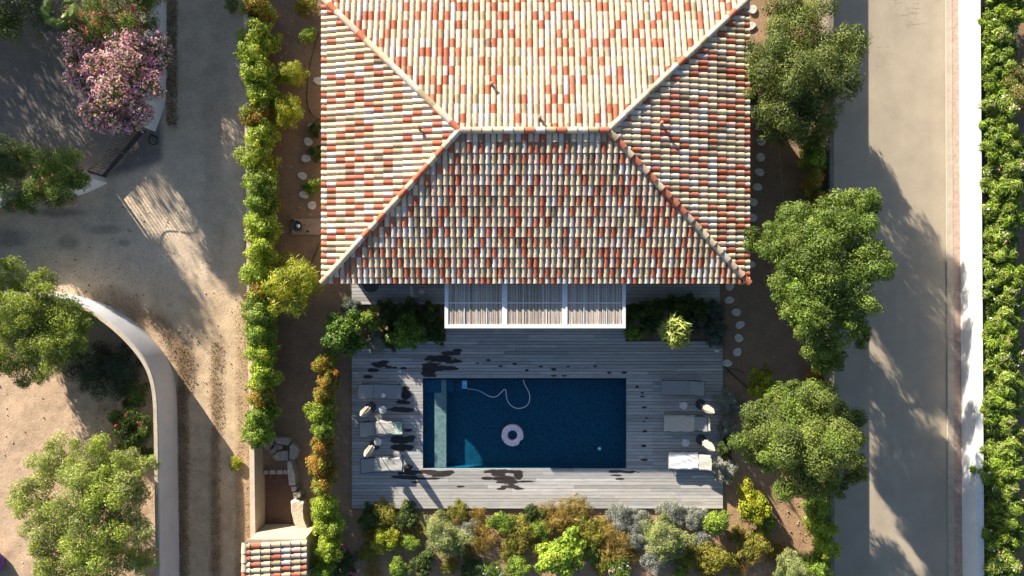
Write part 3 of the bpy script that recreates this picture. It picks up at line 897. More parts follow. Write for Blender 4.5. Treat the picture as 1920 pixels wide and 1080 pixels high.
def trunk_mesh(root, base, tops, r0, lean=None, rr=random):
    b = MB(); base = Vector(base)
    cx = sum(t[0] for t in tops) / len(tops); cy = sum(t[1] for t in tops) / len(tops); zt = max(t[2] for t in tops)
    fork = Vector((base.x * .55 + cx * .45, base.y * .55 + cy * .45, zt * .42))
    mid = base.lerp(fork, .5) + Vector((rr.uniform(-.1, .1), rr.uniform(-.1, .1), 0))
    b.tube([base - Vector((0, 0, .1)), base + Vector((0, 0, .25)), mid, fork], [r0 * 1.35, r0 * 1.05, r0 * .9, r0 * .75], 9)
    for t in tops:
        t = Vector(t); m1 = fork.lerp(t, .45) + Vector((rr.uniform(-.2, .2), rr.uniform(-.2, .2), rr.uniform(-.05, .25)))
        st = mid.lerp(fork, rr.uniform(.5, 1))
        b.tube([st, m1, t], [r0 * .5, r0 * .32, r0 * .08], 6)
        for q in range(3):
            e = m1.lerp(t, .5) + Vector((rr.uniform(-.7, .7), rr.uniform(-.7, .7), rr.uniform(0, .5)))
            b.tube([m1.lerp(t, rr.uniform(0, .6)), e], [r0 * .16, r0 * .04], 5)
    return b.build('trunk', M['bark'], root, smooth=True)

def big_tree(name, lobes_px, htop, n, size, pal, label, cat='tree', base_px=None, seed=1, aspect=.55, m='leaf', flowers=None, sub=7, subf=.42, hvar=.25, radial=0.0, r0=.16, group=None, squash=.8, inner=.25, low=False, tone_=1.0):
    """lobes_px: (px, py, radius px [, relative height]) as seen in the photo"""
    rr = random.Random(seed); lobes = []
    xs = [l[0] for l in lobes_px]; ys = [l[1] for l in lobes_px]; mx = sum(xs) / len(xs); my = sum(ys) / len(ys)
    ext = max(math.hypot(x - mx, y - my) for x, y in zip(xs, ys)) + 1
    for l in lobes_px:
        px, py, r = l[:3]; f = l[3] if len(l) > 3 else None
        u = math.hypot(px - mx, py - my) / ext
        h = htop * ((1 - .42 * u * u) if f is None else f) * (1 + rr.uniform(-hvar, 0) * .4)
        zc = h - r / G * .75
        w = P(px, py, zc + r / G * .3); lobes.append((w.x, w.y, max(zc, r / G * .35), r / G * .93))
    if low:
        for l in list(lobes):
            if rr.random() < .75: lobes.append((l[0] + rr.uniform(-.2, .2), l[1] + rr.uniform(-.2, .2), l[2] * rr.uniform(.5, .72), l[3] * .85))
    bp = P(*(base_px or (mx, my)))
    root = empty(name, (bp.x, bp.y, 0)); o = Vector((bp.x, bp.y, 0))
    loc = [(x - o.x, y - o.y, z, r) for (x, y, z, r) in lobes]
    blobs = subblobs(loc, rr, sub, subf, squash)
    V, Q, C, p, d = leaves(blobs, n, size, pal, aspect, seed, radial=radial, inner=inner)
    C = C * tone_
    V, Q, C = with_flowers(V, Q, C, p, d, flowers, root, seed, -.1)
    crown = np_mesh('crown' if cat == 'tree' else 'foliage', V, Q, C, M[m])
    crown.parent = root
    tops = [(x, y, z + r * .2) for (x, y, z, r) in (loc if len(loc) < 12 else rr.sample(loc, 11))]
    trunk_mesh(root, (0, 0, 0), tops, r0, rr=rr)
    tag(root, label, cat, group)
    return root

def shrub_proto(name, R, hgt, n, size, pal, seed, aspect=.5, m='leaf', k=6, radial=.0, flowers=None, sub=5, stems=True, spread=.55, inner=.25):
    """unit shrub: footprint radius R, height hgt; built at the origin, linked once"""
    rr = random.Random(seed); root = empty(name)
    lobes = []
    for i in range(k + 2):
        a = 2 * math.pi * (i + rr.uniform(-.5, .5)) / (k + 2); q = R * spread * rr.uniform(.5, 1.2)
        r = R * rr.uniform(.30, .50); lobes.append((math.cos(a) * q, math.sin(a) * q, max(r * .6, hgt * rr.uniform(.45, .8) - r * .4), r))
    lobes.append((0, 0, hgt - R * .5, R * .5))
    if hgt > R * 2.2:
        for i in range(3): lobes.append((rr.uniform(-.3, .3) * R, rr.uniform(-.3, .3) * R, hgt * (.25 + .2 * i), R * .65))
    V, Q, C, p, d = leaves(subblobs(lobes, rr, sub, .45), n, size, pal, aspect, seed, radial=radial, inner=inner)
    V, Q, C = with_flowers(V, Q, C, p, d, flowers, root, seed, 0.0)
    np_mesh('foliage', V, Q, C, M[m], root)
    if stems:
        b = MB()
        for i in range(6):
            l = rr.choice(lobes); b.tube([(rr.uniform(-.06, .06), rr.uniform(-.06, .06), -.05), (l[0] * .5, l[1] * .5, l[2] * .5), (l[0], l[1], l[2])], [.03, .02, .008], 5)
        b.build('stems', M['bark'], root)
    return root

_pool_of = {}
def place_shrub(key, maker, px, py, hc, label, cat, group=None, scale=1.0, zs=1.0, rz=None, name=None):
    """first use places the prototype itself, later uses copy it with its parts"""
    if key not in _pool_of:
        o = maker(); _pool_of[key] = (o,)
    else:
        o = copy_tree(_pool_of[key][0])
        for k in ('group',):
            if k in o: del o[k]
    if name and o is not _pool_of[key][0]: o.name = name
    w = P(px, py, hc); o.location = (w.x, w.y, 0); o.scale = (scale, scale, zs)
    o.rotation_euler = (0, 0, random.uniform(0, 6.28) if rz is None else rz)
    tag(o, label, cat, group)
    return o

# ------------------------------------------------------------------ the trees
big_tree('evergreen_tree', [(1512, 50, 62), (1570, 85, 48), (1450, 105, 46), (1435, 150, 34), (1500, 130, 62), (1560, 150, 44), (1475, 190, 42), (1535, 195, 44), (1490, 232, 38), (1452, 252, 24, .6), (1598, 105, 22, .7), (1480, 25, 42), (1545, 240, 22, .6)],
         5.8, 48000, .115, GREEN_OLIVE + GREEN_DARK[1:3], 'dark olive green tree at the upper right between the tiled roof and the road', base_px=(1500, 258), seed=2, r0=.17, low=True, tone_=.75, sub=11, subf=.34)
big_tree('evergreen_tree', [(1500, 432, 38), (1458, 455, 32), (1555, 415, 46), (1620, 392, 34), (1605, 440, 40), (1490, 490, 42), (1555, 490, 50), (1640, 492, 36), (1545, 545, 46), (1612, 548, 42), (1520, 590, 34), (1590, 598, 42), (1532, 640, 30), (1560, 678, 26, .6), (1500, 405, 18, .6), (1615, 630, 20, .5)],
         7.2, 56000, .12, GREEN_MID, 'tall bright green tree with dense clumps spreading over the road, middle right', base_px=(1540, 560), seed=3, subf=.35, sub=12, r0=.2, low=True, tone_=.8)
big_tree('evergreen_tree', [(1492, 745, 30), (1450, 790, 44), (1530, 772, 48), (1578, 800, 44), (1418, 832, 38), (1482, 838, 50), (1552, 850, 54), (1602, 878, 26, .7), (1500, 900, 38), (1562, 908, 32), (1478, 920, 22, .6)],
         6.9, 54000, .11, GREEN_OLIVE + GREEN_MID[:2], 'round grey green tree at the lower right of the deck, overhanging the road', base_px=(1500, 840), seed=4, r0=.18, low=True, tone_=.82, sub=11, subf=.34)
big_tree('feathery_tree', [(95, 872, 48), (160, 862, 42), (228, 880, 42), (278, 872, 18, .75), (62, 935, 42), (140, 940, 56), (220, 940, 52), (80, 1000, 48), (170, 1010, 58), (240, 1000, 42), (100, 1062, 52), (190, 1072, 58), (262, 1050, 30)],
         4.4, 52000, .11, GREEN_PALE + [(.19, .24, .06), (.16, .2, .045)], 'large pale green feathery tree in the lower left corner inside the curved wall', base_px=(165, 960), seed=5, aspect=.28, m='leaf', r0=.16, sub=16, subf=.29, tone_=1.15)
big_tree('feathery_tree', [(20, 520, 42), (80, 540, 32), (40, 590, 48), (112, 600, 46), (152, 598, 22, .7), (80, 650, 48), (20, 660, 50), (130, 640, 32), (50, 700, 30), (10, 590, 40)],
         3.5, 30000, .10, GREEN_OLIVE + [(.15, .19, .04)], 'loose yellow green tree at the left edge, overhanging the start of the curved wall', base_px=(70, 610), seed=6, aspect=.3, sub=14, subf=.30, r0=.15, tone_=1.2)
big_tree('dark_shrub', [(200, 685, 52), (160, 680, 38), (232, 702, 34), (200, 725, 32), (160, 715, 26)],
         1.9, 14000, .085, BLUED, 'dark blue green rounded shrub in the crook of the curved wall', 'shrub', seed=7, aspect=.35, m='leaf_matte', r0=.05)
big_tree('red_oleander', [(252, 742, 26), (240, 785, 30), (268, 800, 24), (250, 830, 28), (275, 855, 18)],
         2.0, 7000, .12, GREEN_DARK + [(.05, .10, .025)], 'dark oleander with a few red flowers against the curved wall', 'shrub', seed=8, aspect=.3, r0=.04, flowers=(14, .10, REDF))
big_tree('pink_oleander', [(165, 105, 44), (225, 95, 48), (278, 108, 36), (160, 150, 32), (222, 150, 52), (275, 165, 30), (185, 198, 36), (240, 205, 34), (140, 110, 24), (300, 105, 18), (205, 225, 22)],
         3.9, 20000, .12, GREEN_DARK + GREEN_MID[:1], 'large round bush covered in pale pink flowers beside the white wall above the gate', 'bush', seed=9, aspect=.35, r0=.1, flowers=(3300, .10, PINKF), base_px=(235, 165))
big_tree('rose_oleander', [(150, 40, 36), (205, 15, 44), (260, 25, 40), (235, 55, 30), (180, 55, 28), (285, 50, 14), (220, -40, 50), (270, -30, 40)],
         3.6, 15000, .12, GREEN_DARK[:2] + GREEN_MID[:2], 'leafy bush with deep rose flowers at the top edge, above the pale pink bush', 'bush', seed=10, aspect=.35, r0=.08, flowers=(230, .10, ROSE))
big_tree('white_oleander', [(20, 20, 38), (65, 15, 34), (95, 35, 22), (40, -20, 40), (75, 50, 18, .6), (0, -60, 45), (70, -50, 40)],
         2.9, 14000, .11, BLUEG + GREEN_DARK[:1], 'dark bush with small white flowers in the top left corner', 'bush', seed=11, aspect=.35, r0=.06, flowers=(260, .085, [(.5, .53, .5), (.45, .5, .47)]))
big_tree('leafy_bush', [(60, 305, 36), (105, 300, 34), (130, 325, 30), (75, 345, 34), (115, 355, 26), (148, 335, 20), (90, 375, 22, .7), (130, 370, 18, .7), (50, 378, 22, .7)],
         2.9, 13000, .115, GREEN_MID[:3] + GREEN_DARK[:1], 'leafy green bush with small pink blooms beside the lower wall end of the gate', 'bush', seed=12, aspect=.35, r0=.06, flowers=(60, .08, ROSE))
big_tree('leafy_bush', [(10, 290, 32), (15, 340, 36), (25, 375, 22), (-20, 310, 30)],
         2.7, 9000, .11, GREEN_DARK + BLUED[:1], 'darker green bush on the left edge, left of the bush by the gate', 'bush', seed=13, aspect=.35, r0=.06)
# unseen trees and bushes added at upper left to shade forecourt and track
OUT = ((-290, -400, 130, 7.0, 'farthest up'), (-430, -260, 130, 7.5, 'farthest left'), (-330, 0, 90, 5.6, 'left of the forecourt'), (-120, 430, 75, 3.6, 'level with the side track'))
for i, (x, y, r, h, wh) in enumerate(OUT):
    lob = [(x + r * .5 * math.cos(a), y + r * .5 * math.sin(a), r * .55) for a in (0, 1.3, 2.5, 3.8, 5.0)] + [(x, y, r * .6)]
    big_tree('evergreen_tree', lob, h, 7000, .2, GREEN_DARK, 'unseen dark evergreen added for shade beyond the upper left corner, %s' % wh, seed=50 + i, r0=.2)
for i, (x, y, r, h, wh) in enumerate(((235, -110, 50, 3.9, 'nearest'), (240, -205, 52, 4.0, 'second'), (235, -300, 54, 4.0, 'third'), (225, -400, 54, 4.2, 'fourth'))):  # unseen row added to shade the top of the track
    lob = [(x + r * .5 * math.cos(a), y + r * .6 * math.sin(a), r * .6, 1.0) for a in (0, 1.3, 2.5, 3.8, 5.0)] + [(x, y, r * .6, 1.0)] + [(x + r * .6 * math.cos(a), y + r * .8 * math.sin(a), r * .6, .62) for a in (0, 1.3, 2.5, 3.8, 5.0)]
    big_tree('shade_bush', lob, h, 8000, .16, GREEN_DARK, 'unseen tall bush added for shade above the top edge behind the white wall, %s' % wh, 'bush', seed=60 + i, r0=.1)
big_tree('leafy_bush', [(-12, 45, 34, 1.0), (-60, 20, 40, 1.0), (-45, 75, 32, 1.0), (-100, 60, 40, 1.0), (-20, 0, 30, 1.0)], 2.8, 6000, .13, GREEN_DARK, 'unseen dark bush added to shade the forecourt, just beyond the left edge', 'bush', seed=70, r0=.05)  # unseen, placed to block low sun from the forecourt
# trees beyond the right edge
big_tree('olive_tree', [(1905, 150, 24), (1925, 175, 34), (1900, 195, 20), (1940, 140, 30)], 2.2, 6000, .08, [(.17, .17, .075), (.13, .135, .06), (.21, .2, .1)], 'grey green round olive at the right edge behind the oleander hedge', 'tree', seed=14, aspect=.3, r0=.06)
big_tree('leafy_bush', [(1912, 300, 18), (1925, 330, 20)], 1.3, 2500, .08, SILVER + GREEN_DARK, 'small grey leaved bush at the right edge below the round olive', 'bush', seed=15, r0=.03)

# palm in the top left corner
def palm():
    c = P(104, 14, 3.6); root = empty('fan_palm', (c.x, c.y, 0))
    tag(root, 'bright green fan palm fronds between the two bushes at the top left', 'palm')
    MB().tube([(0, 0, -.1), (.03, 0, 1.6), (0, 0, 3.3)], [.13, .11, .1], 10).build('trunk', M['bark'], root, smooth=True)
    rr = random.Random(3)
    for k in range(9):
        a = k * 2 * math.pi / 9 + rr.uniform(-.2, .2); L = rr.uniform(.5, .75); el = rr.uniform(-.1, .5)
        d = Vector((math.cos(a), math.sin(a), el)).normalized(); s = d.cross(Vector((0, 0, 1))).normalized(); hub = Vector((0, 0, 3.3)) + d * L * .55
        b = MB(); b.tube([(0, 0, 3.28), hub], .012, 5, (.16, .2, .05))
        for q in range(13):
            t = (q / 12 - .5) * 2.2
            e = (d * math.cos(t) + s * math.sin(t)); tip = hub + e * L * .75 + Vector((0, 0, -.12)); w = e.cross(Vector((0, 0, 1))).normalized() * .028
            md = hub + e * L * .4
            col = random.choice([(.20, .27, .04), (.15, .23, .035)])
            b.add([hub, md + w, tip, md - w], [(0, 1, 2, 3)], col)
        b.build('frond', M['leaf'], root)
palm()

# ------------------------------------------------------------------ hedges
def hedge_shrub(pal, seed, m='leaf', R=.72, h=2.25, n=3600, size=.105, aspect=.6, flowers=None, name='hedge_shrub', up=0):
    return lambda: shrub_proto(name, R, h, n, size, pal, seed, aspect, m, k=6, flowers=flowers, sub=6)
ord_ = ['first', 'second', 'third', 'fourth', 'fifth', 'sixth', 'seventh', 'eighth', 'ninth', 'tenth', 'eleventh', 'twelfth', 'thirteenth', 'fourteenth', 'fifteenth',
        'sixteenth', 'seventeenth', 'eighteenth', 'nineteenth', 'twentieth', 'twenty-first', 'twenty-second', 'twenty-third', 'twenty-fourth', 'twenty-fifth', 'twenty-sixth', 'twenty-seventh', 'twenty-eighth']
LH = [(482, 12, 'o'), (482, 62, 'g'), (476, 102, 'g'), (482, 142, 'g'), (484, 180, 'g'), (474, 214, 'o'), (484, 256, 'g'), (479, 294, 'g'), (484, 338, 'm'), (484, 382, 'm'), (481, 424, 'g'), (484, 468, 'g'),
      (483, 506, 'g'), (480, 546, 'o'), (489, 588, 'm'), (484, 625, 'm'), (491, 664, 'g'), (488, 706, 'g'), (482, 744, 'o'), (487, 780, 'm'), (484, 816, 'm')]
pals = {'g': GREEN_LIME + [(.19, .22, .04), (.12, .17, .035)], 'o': ORANGE + GREEN_MID[:2] + GREEN_LIME[:1], 'm': GREEN_MID[1:] + GREEN_LIME[2:3] + GREEN_LIME[:1], 'O': ORANGE[:2] + ORANGE[3:4] + ORANGE + GREEN_MID[:1]}
tone = {'g': 'bright green', 'o': 'green and copper', 'm': 'mid green', 'O': 'orange leaved', 'l': 'dark leaved'}
cnt = {}
for i, (x, y, k) in enumerate(LH):
    v = i % 2; cnt[k] = cnt.get(k, 0) + 1
    place_shrub(('LH', k, v), hedge_shrub(pals[k], 100 + v + 10 * ord(k)), x, y, 1.6,
                '%s shrub, %s from the top of the hedge row beside the dirt track' % (tone[k], ord_[i]), 'hedge shrub', 'shrubs of the left hedge row', scale=random.uniform(1.08, 1.22), zs=random.uniform(.86, 1.08))
H2 = [(603, 684, 'o', .66), (614, 710, 'O', .74), (606, 742, 'o', .7), (601, 772, 'g', .85), (605, 802, 'm', .75), (604, 838, 'O', .82), (600, 872, 'O', .85), (603, 906, 'o', .85), (607, 948, 'g', .95), (612, 988, 'g', 1.0), (612, 1028, 'g', .95), (604, 1066, 'm', .8)]
for i, (x, y, k, s) in enumerate(H2):
    place_shrub(('LH', k, i % 2), hedge_shrub(pals[k], 100 + i % 2 + 10 * ord(k)), x, y, 1.3,
                '%s shrub, %s from the top of the hedge row left of the deck' % (tone[k], ord_[i]), 'hedge shrub', 'shrubs of the hedge row left of the deck', scale=s * 1.08, zs=.86)
ole = lambda s, fl: (lambda: shrub_proto('oleander_shrub', .85, 1.75, 3400, .17, GREEN_LIME[2:3] + GREEN_MID[1:] + [(.16, .2, .06)], 300 + s, .24, 'leaf', k=6, flowers=(fl, .085, WHITEF + PINKF[:1]) if fl else None, radial=.55))
for i in range(28):
    y = -8 + i * 40.5; s = i % 3
    place_shrub(('OL', s), ole(s, (0, 14, 30)[s]), 1885 + 4 * math.sin(i * 1.9), y, 1.3,
                '%s oleander, %s from the top of the long hedge behind the bright white wall' % (('plain green', 'sparsely flowering', 'white flecked')[s], ord_[i]), 'oleander', 'oleanders behind the white wall', scale=random.uniform(1.05, 1.22), zs=random.uniform(.9, 1.1))

# ------------------------------------------------------------------ single shrubs
# key: (R, h, n, leaf size, palette, aspect, material, radial, flowers)
KIND = {
 'feather': (.95, 2.3, 5200, .16, GREEN_FEATH, .12, 'leaf', .8, None),
 'silver': (.62, .75, 3600, .065, SILVER, .5, 'leaf_matte', .3, None),
 'bluegrey': (.62, .8, 3400, .10, BLUEG, .22, 'leaf_matte', .6, None),
 'yellow': (.75, 1.1, 2800, .10, GREEN_YEL, .6, 'leaf', .1, None),
 'lime': (1.1, 1.7, 4200, .15, [(.15, .22, .035), (.185, .255, .045), (.12, .18, .03), (.22, .27, .055)], .75, 'leaf', .1, None),
 'green': (.6, .95, 2600, .09, GREEN_MID + GREEN_LIME[:1], .5, 'leaf', .1, None),
 'pale': (1.05, 1.8, 6000, .12, GREEN_PALE + [(.2, .22, .14)], .2, 'leaf_matte', .6, None),
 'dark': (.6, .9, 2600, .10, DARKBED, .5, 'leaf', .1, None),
 'citrus': (1.05, 2.0, 4500, .13, [(.045, .085, .014), (.06, .11, .018), (.08, .14, .022)], .6, 'leaf_shiny', .1, None),
 'brown': (.75, .6, 1500, .15, BROWNG, .09, 'leaf_matte', .85, None),
 'olivey': (.7, .8, 2100, .12, [(.12, .13, .03), (.15, .15, .04), (.10, .10, .03), (.17, .14, .05)], .2, 'leaf_matte', .5, None),
 'agave': (.68, 1.25, 900, .34, [(.26, .30, .12), (.32, .35, .16), (.2, .25, .09)], .16, 'leaf', 1.0, None),
 'copper': (.55, 1.0, 2200, .09, ORANGE[:2] + ORANGE[3:4] + [(.3, .13, .045)], .5, 'leaf', .1, None),
 'pinkfl': (.8, 1.3, 3200, .12, GREEN_DARK + BLUEG[:1], .3, 'leaf', .3, (26, .10, ROSE + PINKF[:1])),
 'whitefl': (.55, .7, 2000, .10, GREEN_MID, .35, 'leaf', .2, (22, .07, WHITEF + PINKF[:1])),
}
def single(kind, px, py, rpx, label, cat='shrub', hs=1.0, name=None, var=0, hc=None):
    R, h, n, sz, pal, asp, m, rad, fl = KIND[kind]
    sc = rpx / G / R
    nm = {'feather': 'feathery_mimosa', 'silver': 'silver_shrub', 'bluegrey': 'lavender_shrub', 'yellow': 'golden_shrub', 'lime': 'lime_shrub', 'green': 'green_shrub', 'pale': 'pale_shrub', 'dark': 'dark_shrub',
          'citrus': 'glossy_shrub', 'brown': 'brown_grass_tuft', 'olivey': 'olive_green_tuft', 'agave': 'spiky_plant', 'copper': 'copper_shrub', 'pinkfl': 'pink_oleander', 'whitefl': 'white_flowering_plant'}[kind]
    mk = lambda: shrub_proto(nm, R, h, n, sz, pal, 400 + var * 7 + len(kind) * 31, asp, m, k=6, radial=rad, flowers=fl, sub=5, stems=kind not in ('brown', 'agave', 'silver'))
    z = sc * hs
    o = place_shrub((kind, var), mk, px, py, h * z * .6 if hc is None else hc, label, cat, scale=sc, zs=z)
    a_ = random.uniform(.86, 1.22); o.scale = (sc * a_, sc / a_ ** .6, z)
    return o
S = single
# strip between the left hedge and the house
S('feather', 549, 140, 28, 'upper one of the two feathery yellow green shrubs left of the roof')
S('feather', 538, 205, 31, 'lower one of the two feathery yellow green shrubs left of the roof', var=1)
S('feather', 548, 528, 54, 'big feathery yellow green shrub touching the lower left corner of the roof', hs=.8, var=1)
S('green', 577, 68, 19, 'small green plant near the top of the strip left of the roof')
S('olivey', 572, 10, 24, 'grey green tuft at the top edge left of the roof')
S('green', 583, 350, 19, 'small yellow green plant beside the stepping stones left of the roof', var=1)
S('dark', 592, 240, 18, 'dark leafy plant half under the left eave beside stepping stones')
S('dark', 594, 285, 20, 'lower dark leafy plant under the left eave beside stepping stones', var=1)
S('pale', 432, 8, 18, 'small pale green plant at the top edge beside the left hedge row')
S('yellow', 442, 868, 15, 'thin yellow green weed at the foot of the left hedge row', hs=.5)
# beds beside the pergola, left
S('citrus', 643, 628, 46, 'dense glossy dark green shrub at the upper left corner of the deck')
S('bluegrey', 665, 580, 27, 'pale silvery tuft above the glossy shrub at the house corner', var=1)
S('green', 697, 600, 26, 'bright green shrub caught in sun between the silvery tuft and the dark bed', var=1, hs=1.3)
S('silver', 704, 642, 24, 'small grey leaved shrub beside the glossy shrub on the deck edge')
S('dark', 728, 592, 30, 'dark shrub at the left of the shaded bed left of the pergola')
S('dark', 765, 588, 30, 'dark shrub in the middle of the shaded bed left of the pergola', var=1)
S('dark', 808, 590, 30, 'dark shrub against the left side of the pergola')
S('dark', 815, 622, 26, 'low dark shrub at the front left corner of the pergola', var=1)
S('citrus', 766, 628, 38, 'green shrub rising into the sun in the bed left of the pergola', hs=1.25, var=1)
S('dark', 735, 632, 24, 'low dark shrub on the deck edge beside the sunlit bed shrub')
S('green', 622, 665, 18, 'small green plant below the glossy shrub left of the deck', hs=.7)
# bed right of the pergola
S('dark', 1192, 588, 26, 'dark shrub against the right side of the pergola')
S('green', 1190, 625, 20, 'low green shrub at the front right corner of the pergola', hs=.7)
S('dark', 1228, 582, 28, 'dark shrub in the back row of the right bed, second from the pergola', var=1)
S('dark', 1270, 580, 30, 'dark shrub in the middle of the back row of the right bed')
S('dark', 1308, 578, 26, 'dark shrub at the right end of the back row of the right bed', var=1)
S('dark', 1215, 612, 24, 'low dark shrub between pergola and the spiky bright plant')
S('agave', 1261, 622, 32, 'spiky pale green plant standing in sun in the bed right of the pergola', 'plant', hs=2.3, hc=1.9)
S('bluegrey', 1305, 606, 25, 'grey blue shrub right of the spiky plant')
S('bluegrey', 1340, 582, 22, 'grey blue shrub at the upper right end of the right bed', var=1)
S('bluegrey', 1341, 628, 28, 'grey blue shrub on the right corner of the deck nearest the stepping stones')
# east garden
S('silver', 1366, 752, 27, 'silver shrub on the right deck edge beside the first parasol', hs=.9)
S('silver', 1368, 800, 26, 'shaded silver shrub on the right deck edge beside the second parasol', var=1)
S('silver', 1362, 884, 27, 'sunlit silver shrub at the right deck edge beside the white towel lounger')
S('silver', 1385, 765, 18, 'small silver shrub under the round tree right of the deck', var=1)
S('dark', 1362, 838, 22, 'dark low shrub on the right deck edge between two silver shrubs')
S('yellow', 1428, 722, 33, 'golden green shrub between the stepping stones and the round tree')
S('yellow', 1409, 950, 38, 'golden yellow shrub below the right corner of the deck', var=1)
S('green', 1344, 976, 28, 'green round shrub touching the lower right corner of the deck')
S('olivey', 1418, 1024, 34, 'loose grey green tuft on bare soil in the lower right garden')
S('olivey', 1345, 1046, 36, 'brownish green tuft at the lower edge near the silver shrubs', var=1)
S('pale', 1490, 1068, 44, 'pale green shrub cut by the lower edge in the right garden', hs=.7)
S('copper', 1528, 712, 20, 'copper leaved shrub between the two big trees by the road')
S('copper', 1530, 742, 15, 'lower copper leaved shrub peeping from the round tree by the road')
S('copper', 1548, 372, 16, 'small copper leaved shrub at the road between the upper trees')
HR = [(1528, 262, 'm', .85), (1530, 300, 'm', .95), (1532, 335, 'o', .85), (1537, 372, 'O', .6), (1538, 955, 'm', .95), (1546, 992, 'g', 1.0), (1550, 1032, 'g', .95), (1540, 1068, 'm', .95)]
for i, (x, y, k, s) in enumerate(HR):
    place_shrub(('LH', k, i % 2), hedge_shrub(pals[k], 100 + i % 2 + 10 * ord(k)), x, y, 1.4,
                '%s hedge shrub on the left road edge, %s' % (tone[k], ('just under the upper tree', 'second below the upper tree', 'third below the upper tree', 'last above the middle tree', 'just under the round tree', 'second below the round tree', 'third below the round tree', 'lowest of the row')[i]),
                'hedge shrub', 'hedge shrubs along the road', scale=s, zs=.85)
# bed below the deck
bed = [
 ('dark', 690, 972, 26, 'dark green clump at the left end of the bed below the deck'),
 ('olivey', 722, 965, 26, 'olive green clump touching the deck edge, left part of the lower bed'),
 ('yellow', 722, 1014, 28, 'yellow green round shrub in the left part of the lower bed'),
 ('dark', 762, 968, 24, 'dark clump between olive clump and pale shrub under the deck edge'),
 ('pale', 830, 1000, 48, 'large pale silver green shrub in the left half of the lower bed'),
 ('silver', 878, 990, 20, 'small whitish shrub right of the large pale shrub in the lower bed'),
 ('green', 938, 982, 26, 'round bright green shrub just below the middle of the deck'),
 ('brown', 905, 1010, 28, 'brown dry tuft between the pale shrub and the round green shrub'),
 ('olivey', 975, 1000, 30, 'olive tuft right of the round green shrub in the lower bed'),
 ('dark', 1000, 962, 20, 'dark clump at the deck edge above the lime shrub'),
 ('brown', 1070, 965, 34, 'reddish brown feathery tuft at the deck edge above the lime shrub'),
 ('brown', 1020, 972, 26, 'smaller brown tuft at the deck edge left of the reddish one'),
 ('lime', 1047, 1042, 49, 'large lime green shrub at the middle of the lower edge'),
 ('olivey', 1112, 1000, 28, 'dark olive tuft between the lime shrub and the silver shrubs'),
 ('brown', 1150, 1022, 36, 'spreading brown tuft right of the lime shrub'),
 ('green', 1108, 1038, 20, 'small green plant between the lime shrub and the brown tuft'),
 ('silver', 1162, 970, 27, 'silver white shrub touching the deck edge, leftmost of the silver group'),
 ('silver', 1200, 972, 22, 'second silver white shrub along the deck edge from the left'),
 ('silver', 1258, 962, 28, 'silver white shrub at the deck edge above the pale green shrub'),
 ('silver', 1302, 968, 25, 'silver white shrub at the deck edge, rightmost of the silver group'),
 ('pale', 1246, 1006, 48, 'large pale green shrub among the silver shrubs of the lower bed'),
 ('silver', 1192, 1012, 25, 'silver shrub on the left flank of the large pale green shrub'),
 ('silver', 1232, 1050, 30, 'silver shrub below the large pale green shrub'),
 ('silver', 1315, 1008, 20, 'small silver shrub below the lower right deck corner'),
 ('green', 973, 1062, 26, 'green leafy clump at the lower edge left of the lime shrub'),
 ('whitefl', 920, 1072, 24, 'low plant with white and pink blooms at the lower edge'),
 ('dark', 885, 1068, 24, 'dark clump at the lower edge left of the white flowering plant'),
 ('dark', 790, 1058, 26, 'dark clump at the lower edge below the large silver green shrub'),
 ('green', 745, 1062, 22, 'green clump at the lower edge below the yellow green shrub'),
 ('whitefl', 1160, 1070, 26, 'low flowering plant at the lower edge below the spreading brown tuft'),
 ('pinkfl', 635, 1062, 34, 'oleander with rose flowers at the lower edge beside the left hedge row'),
 ('brown', 1000, 1015, 22, 'small brown tuft left of the lime shrub'),
 ('olivey', 1300, 1045, 24, 'olive tuft at the right of the lower silver shrub'),
]
for i, (k, x, y, r, lab) in enumerate(bed):
    S(k, x, y, r * (1.3 if k in ('brown', 'olivey') else 1.1), lab, 'shrub' if k not in ('brown', 'olivey', 'whitefl') else 'plant', var=i % 2, hs=.62)
rr_b = random.Random(77)
LOW = [('brown', 700, 1000, 'under the dark clump at the left end of the bed'), ('olivey', 690, 1040, 'right of the rose flowered oleander'), ('green', 770, 1015, 'left of the large silver green shrub'), ('brown', 778, 985, 'at the upper left of the large silver green shrub'),
 ('olivey', 870, 1035, 'right of the foot of the large silver green shrub'), ('brown', 895, 968, 'at the deck edge between whitish and round green shrub'), ('olivey', 958, 1035, 'left of the lime shrub'), ('green', 1012, 992, 'against the upper left of the lime shrub'),
 ('brown', 1085, 1000, 'against the upper right of the lime shrub'), ('olivey', 1128, 1055, 'right of the foot of the lime shrub'), ('brown', 1180, 1045, 'between spreading brown tuft and lower silver shrub'), ('olivey', 1268, 1040, 'right of the lower silver shrub'),
 ('green', 1275, 1075, 'at the lower edge below the large pale green shrub'), ('brown', 1330, 1075, 'at the lower edge under the brownish green tuft'), ('olivey', 1380, 1000, 'on soil below the golden yellow shrub'), ('brown', 1385, 1062, 'left of the pale shrub in the right garden'),
 ('green', 1440, 985, 'right of the golden yellow shrub'), ('brown', 1455, 1040, 'above the pale shrub in the right garden'), ('olivey', 842, 1060, 'at the lower edge under the large silver green shrub'), ('brown', 700, 1072, 'at the lower edge near the rose flowered oleander'),
 ('green', 1090, 978, 'beside the reddish brown tuft at the deck edge'), ('brown', 1135, 985, 'just left of the leftmost silver shrub'), ('olivey', 860, 960, 'at the deck edge above the whitish shrub'), ('brown', 1050, 985, 'just above the lime shrub')]
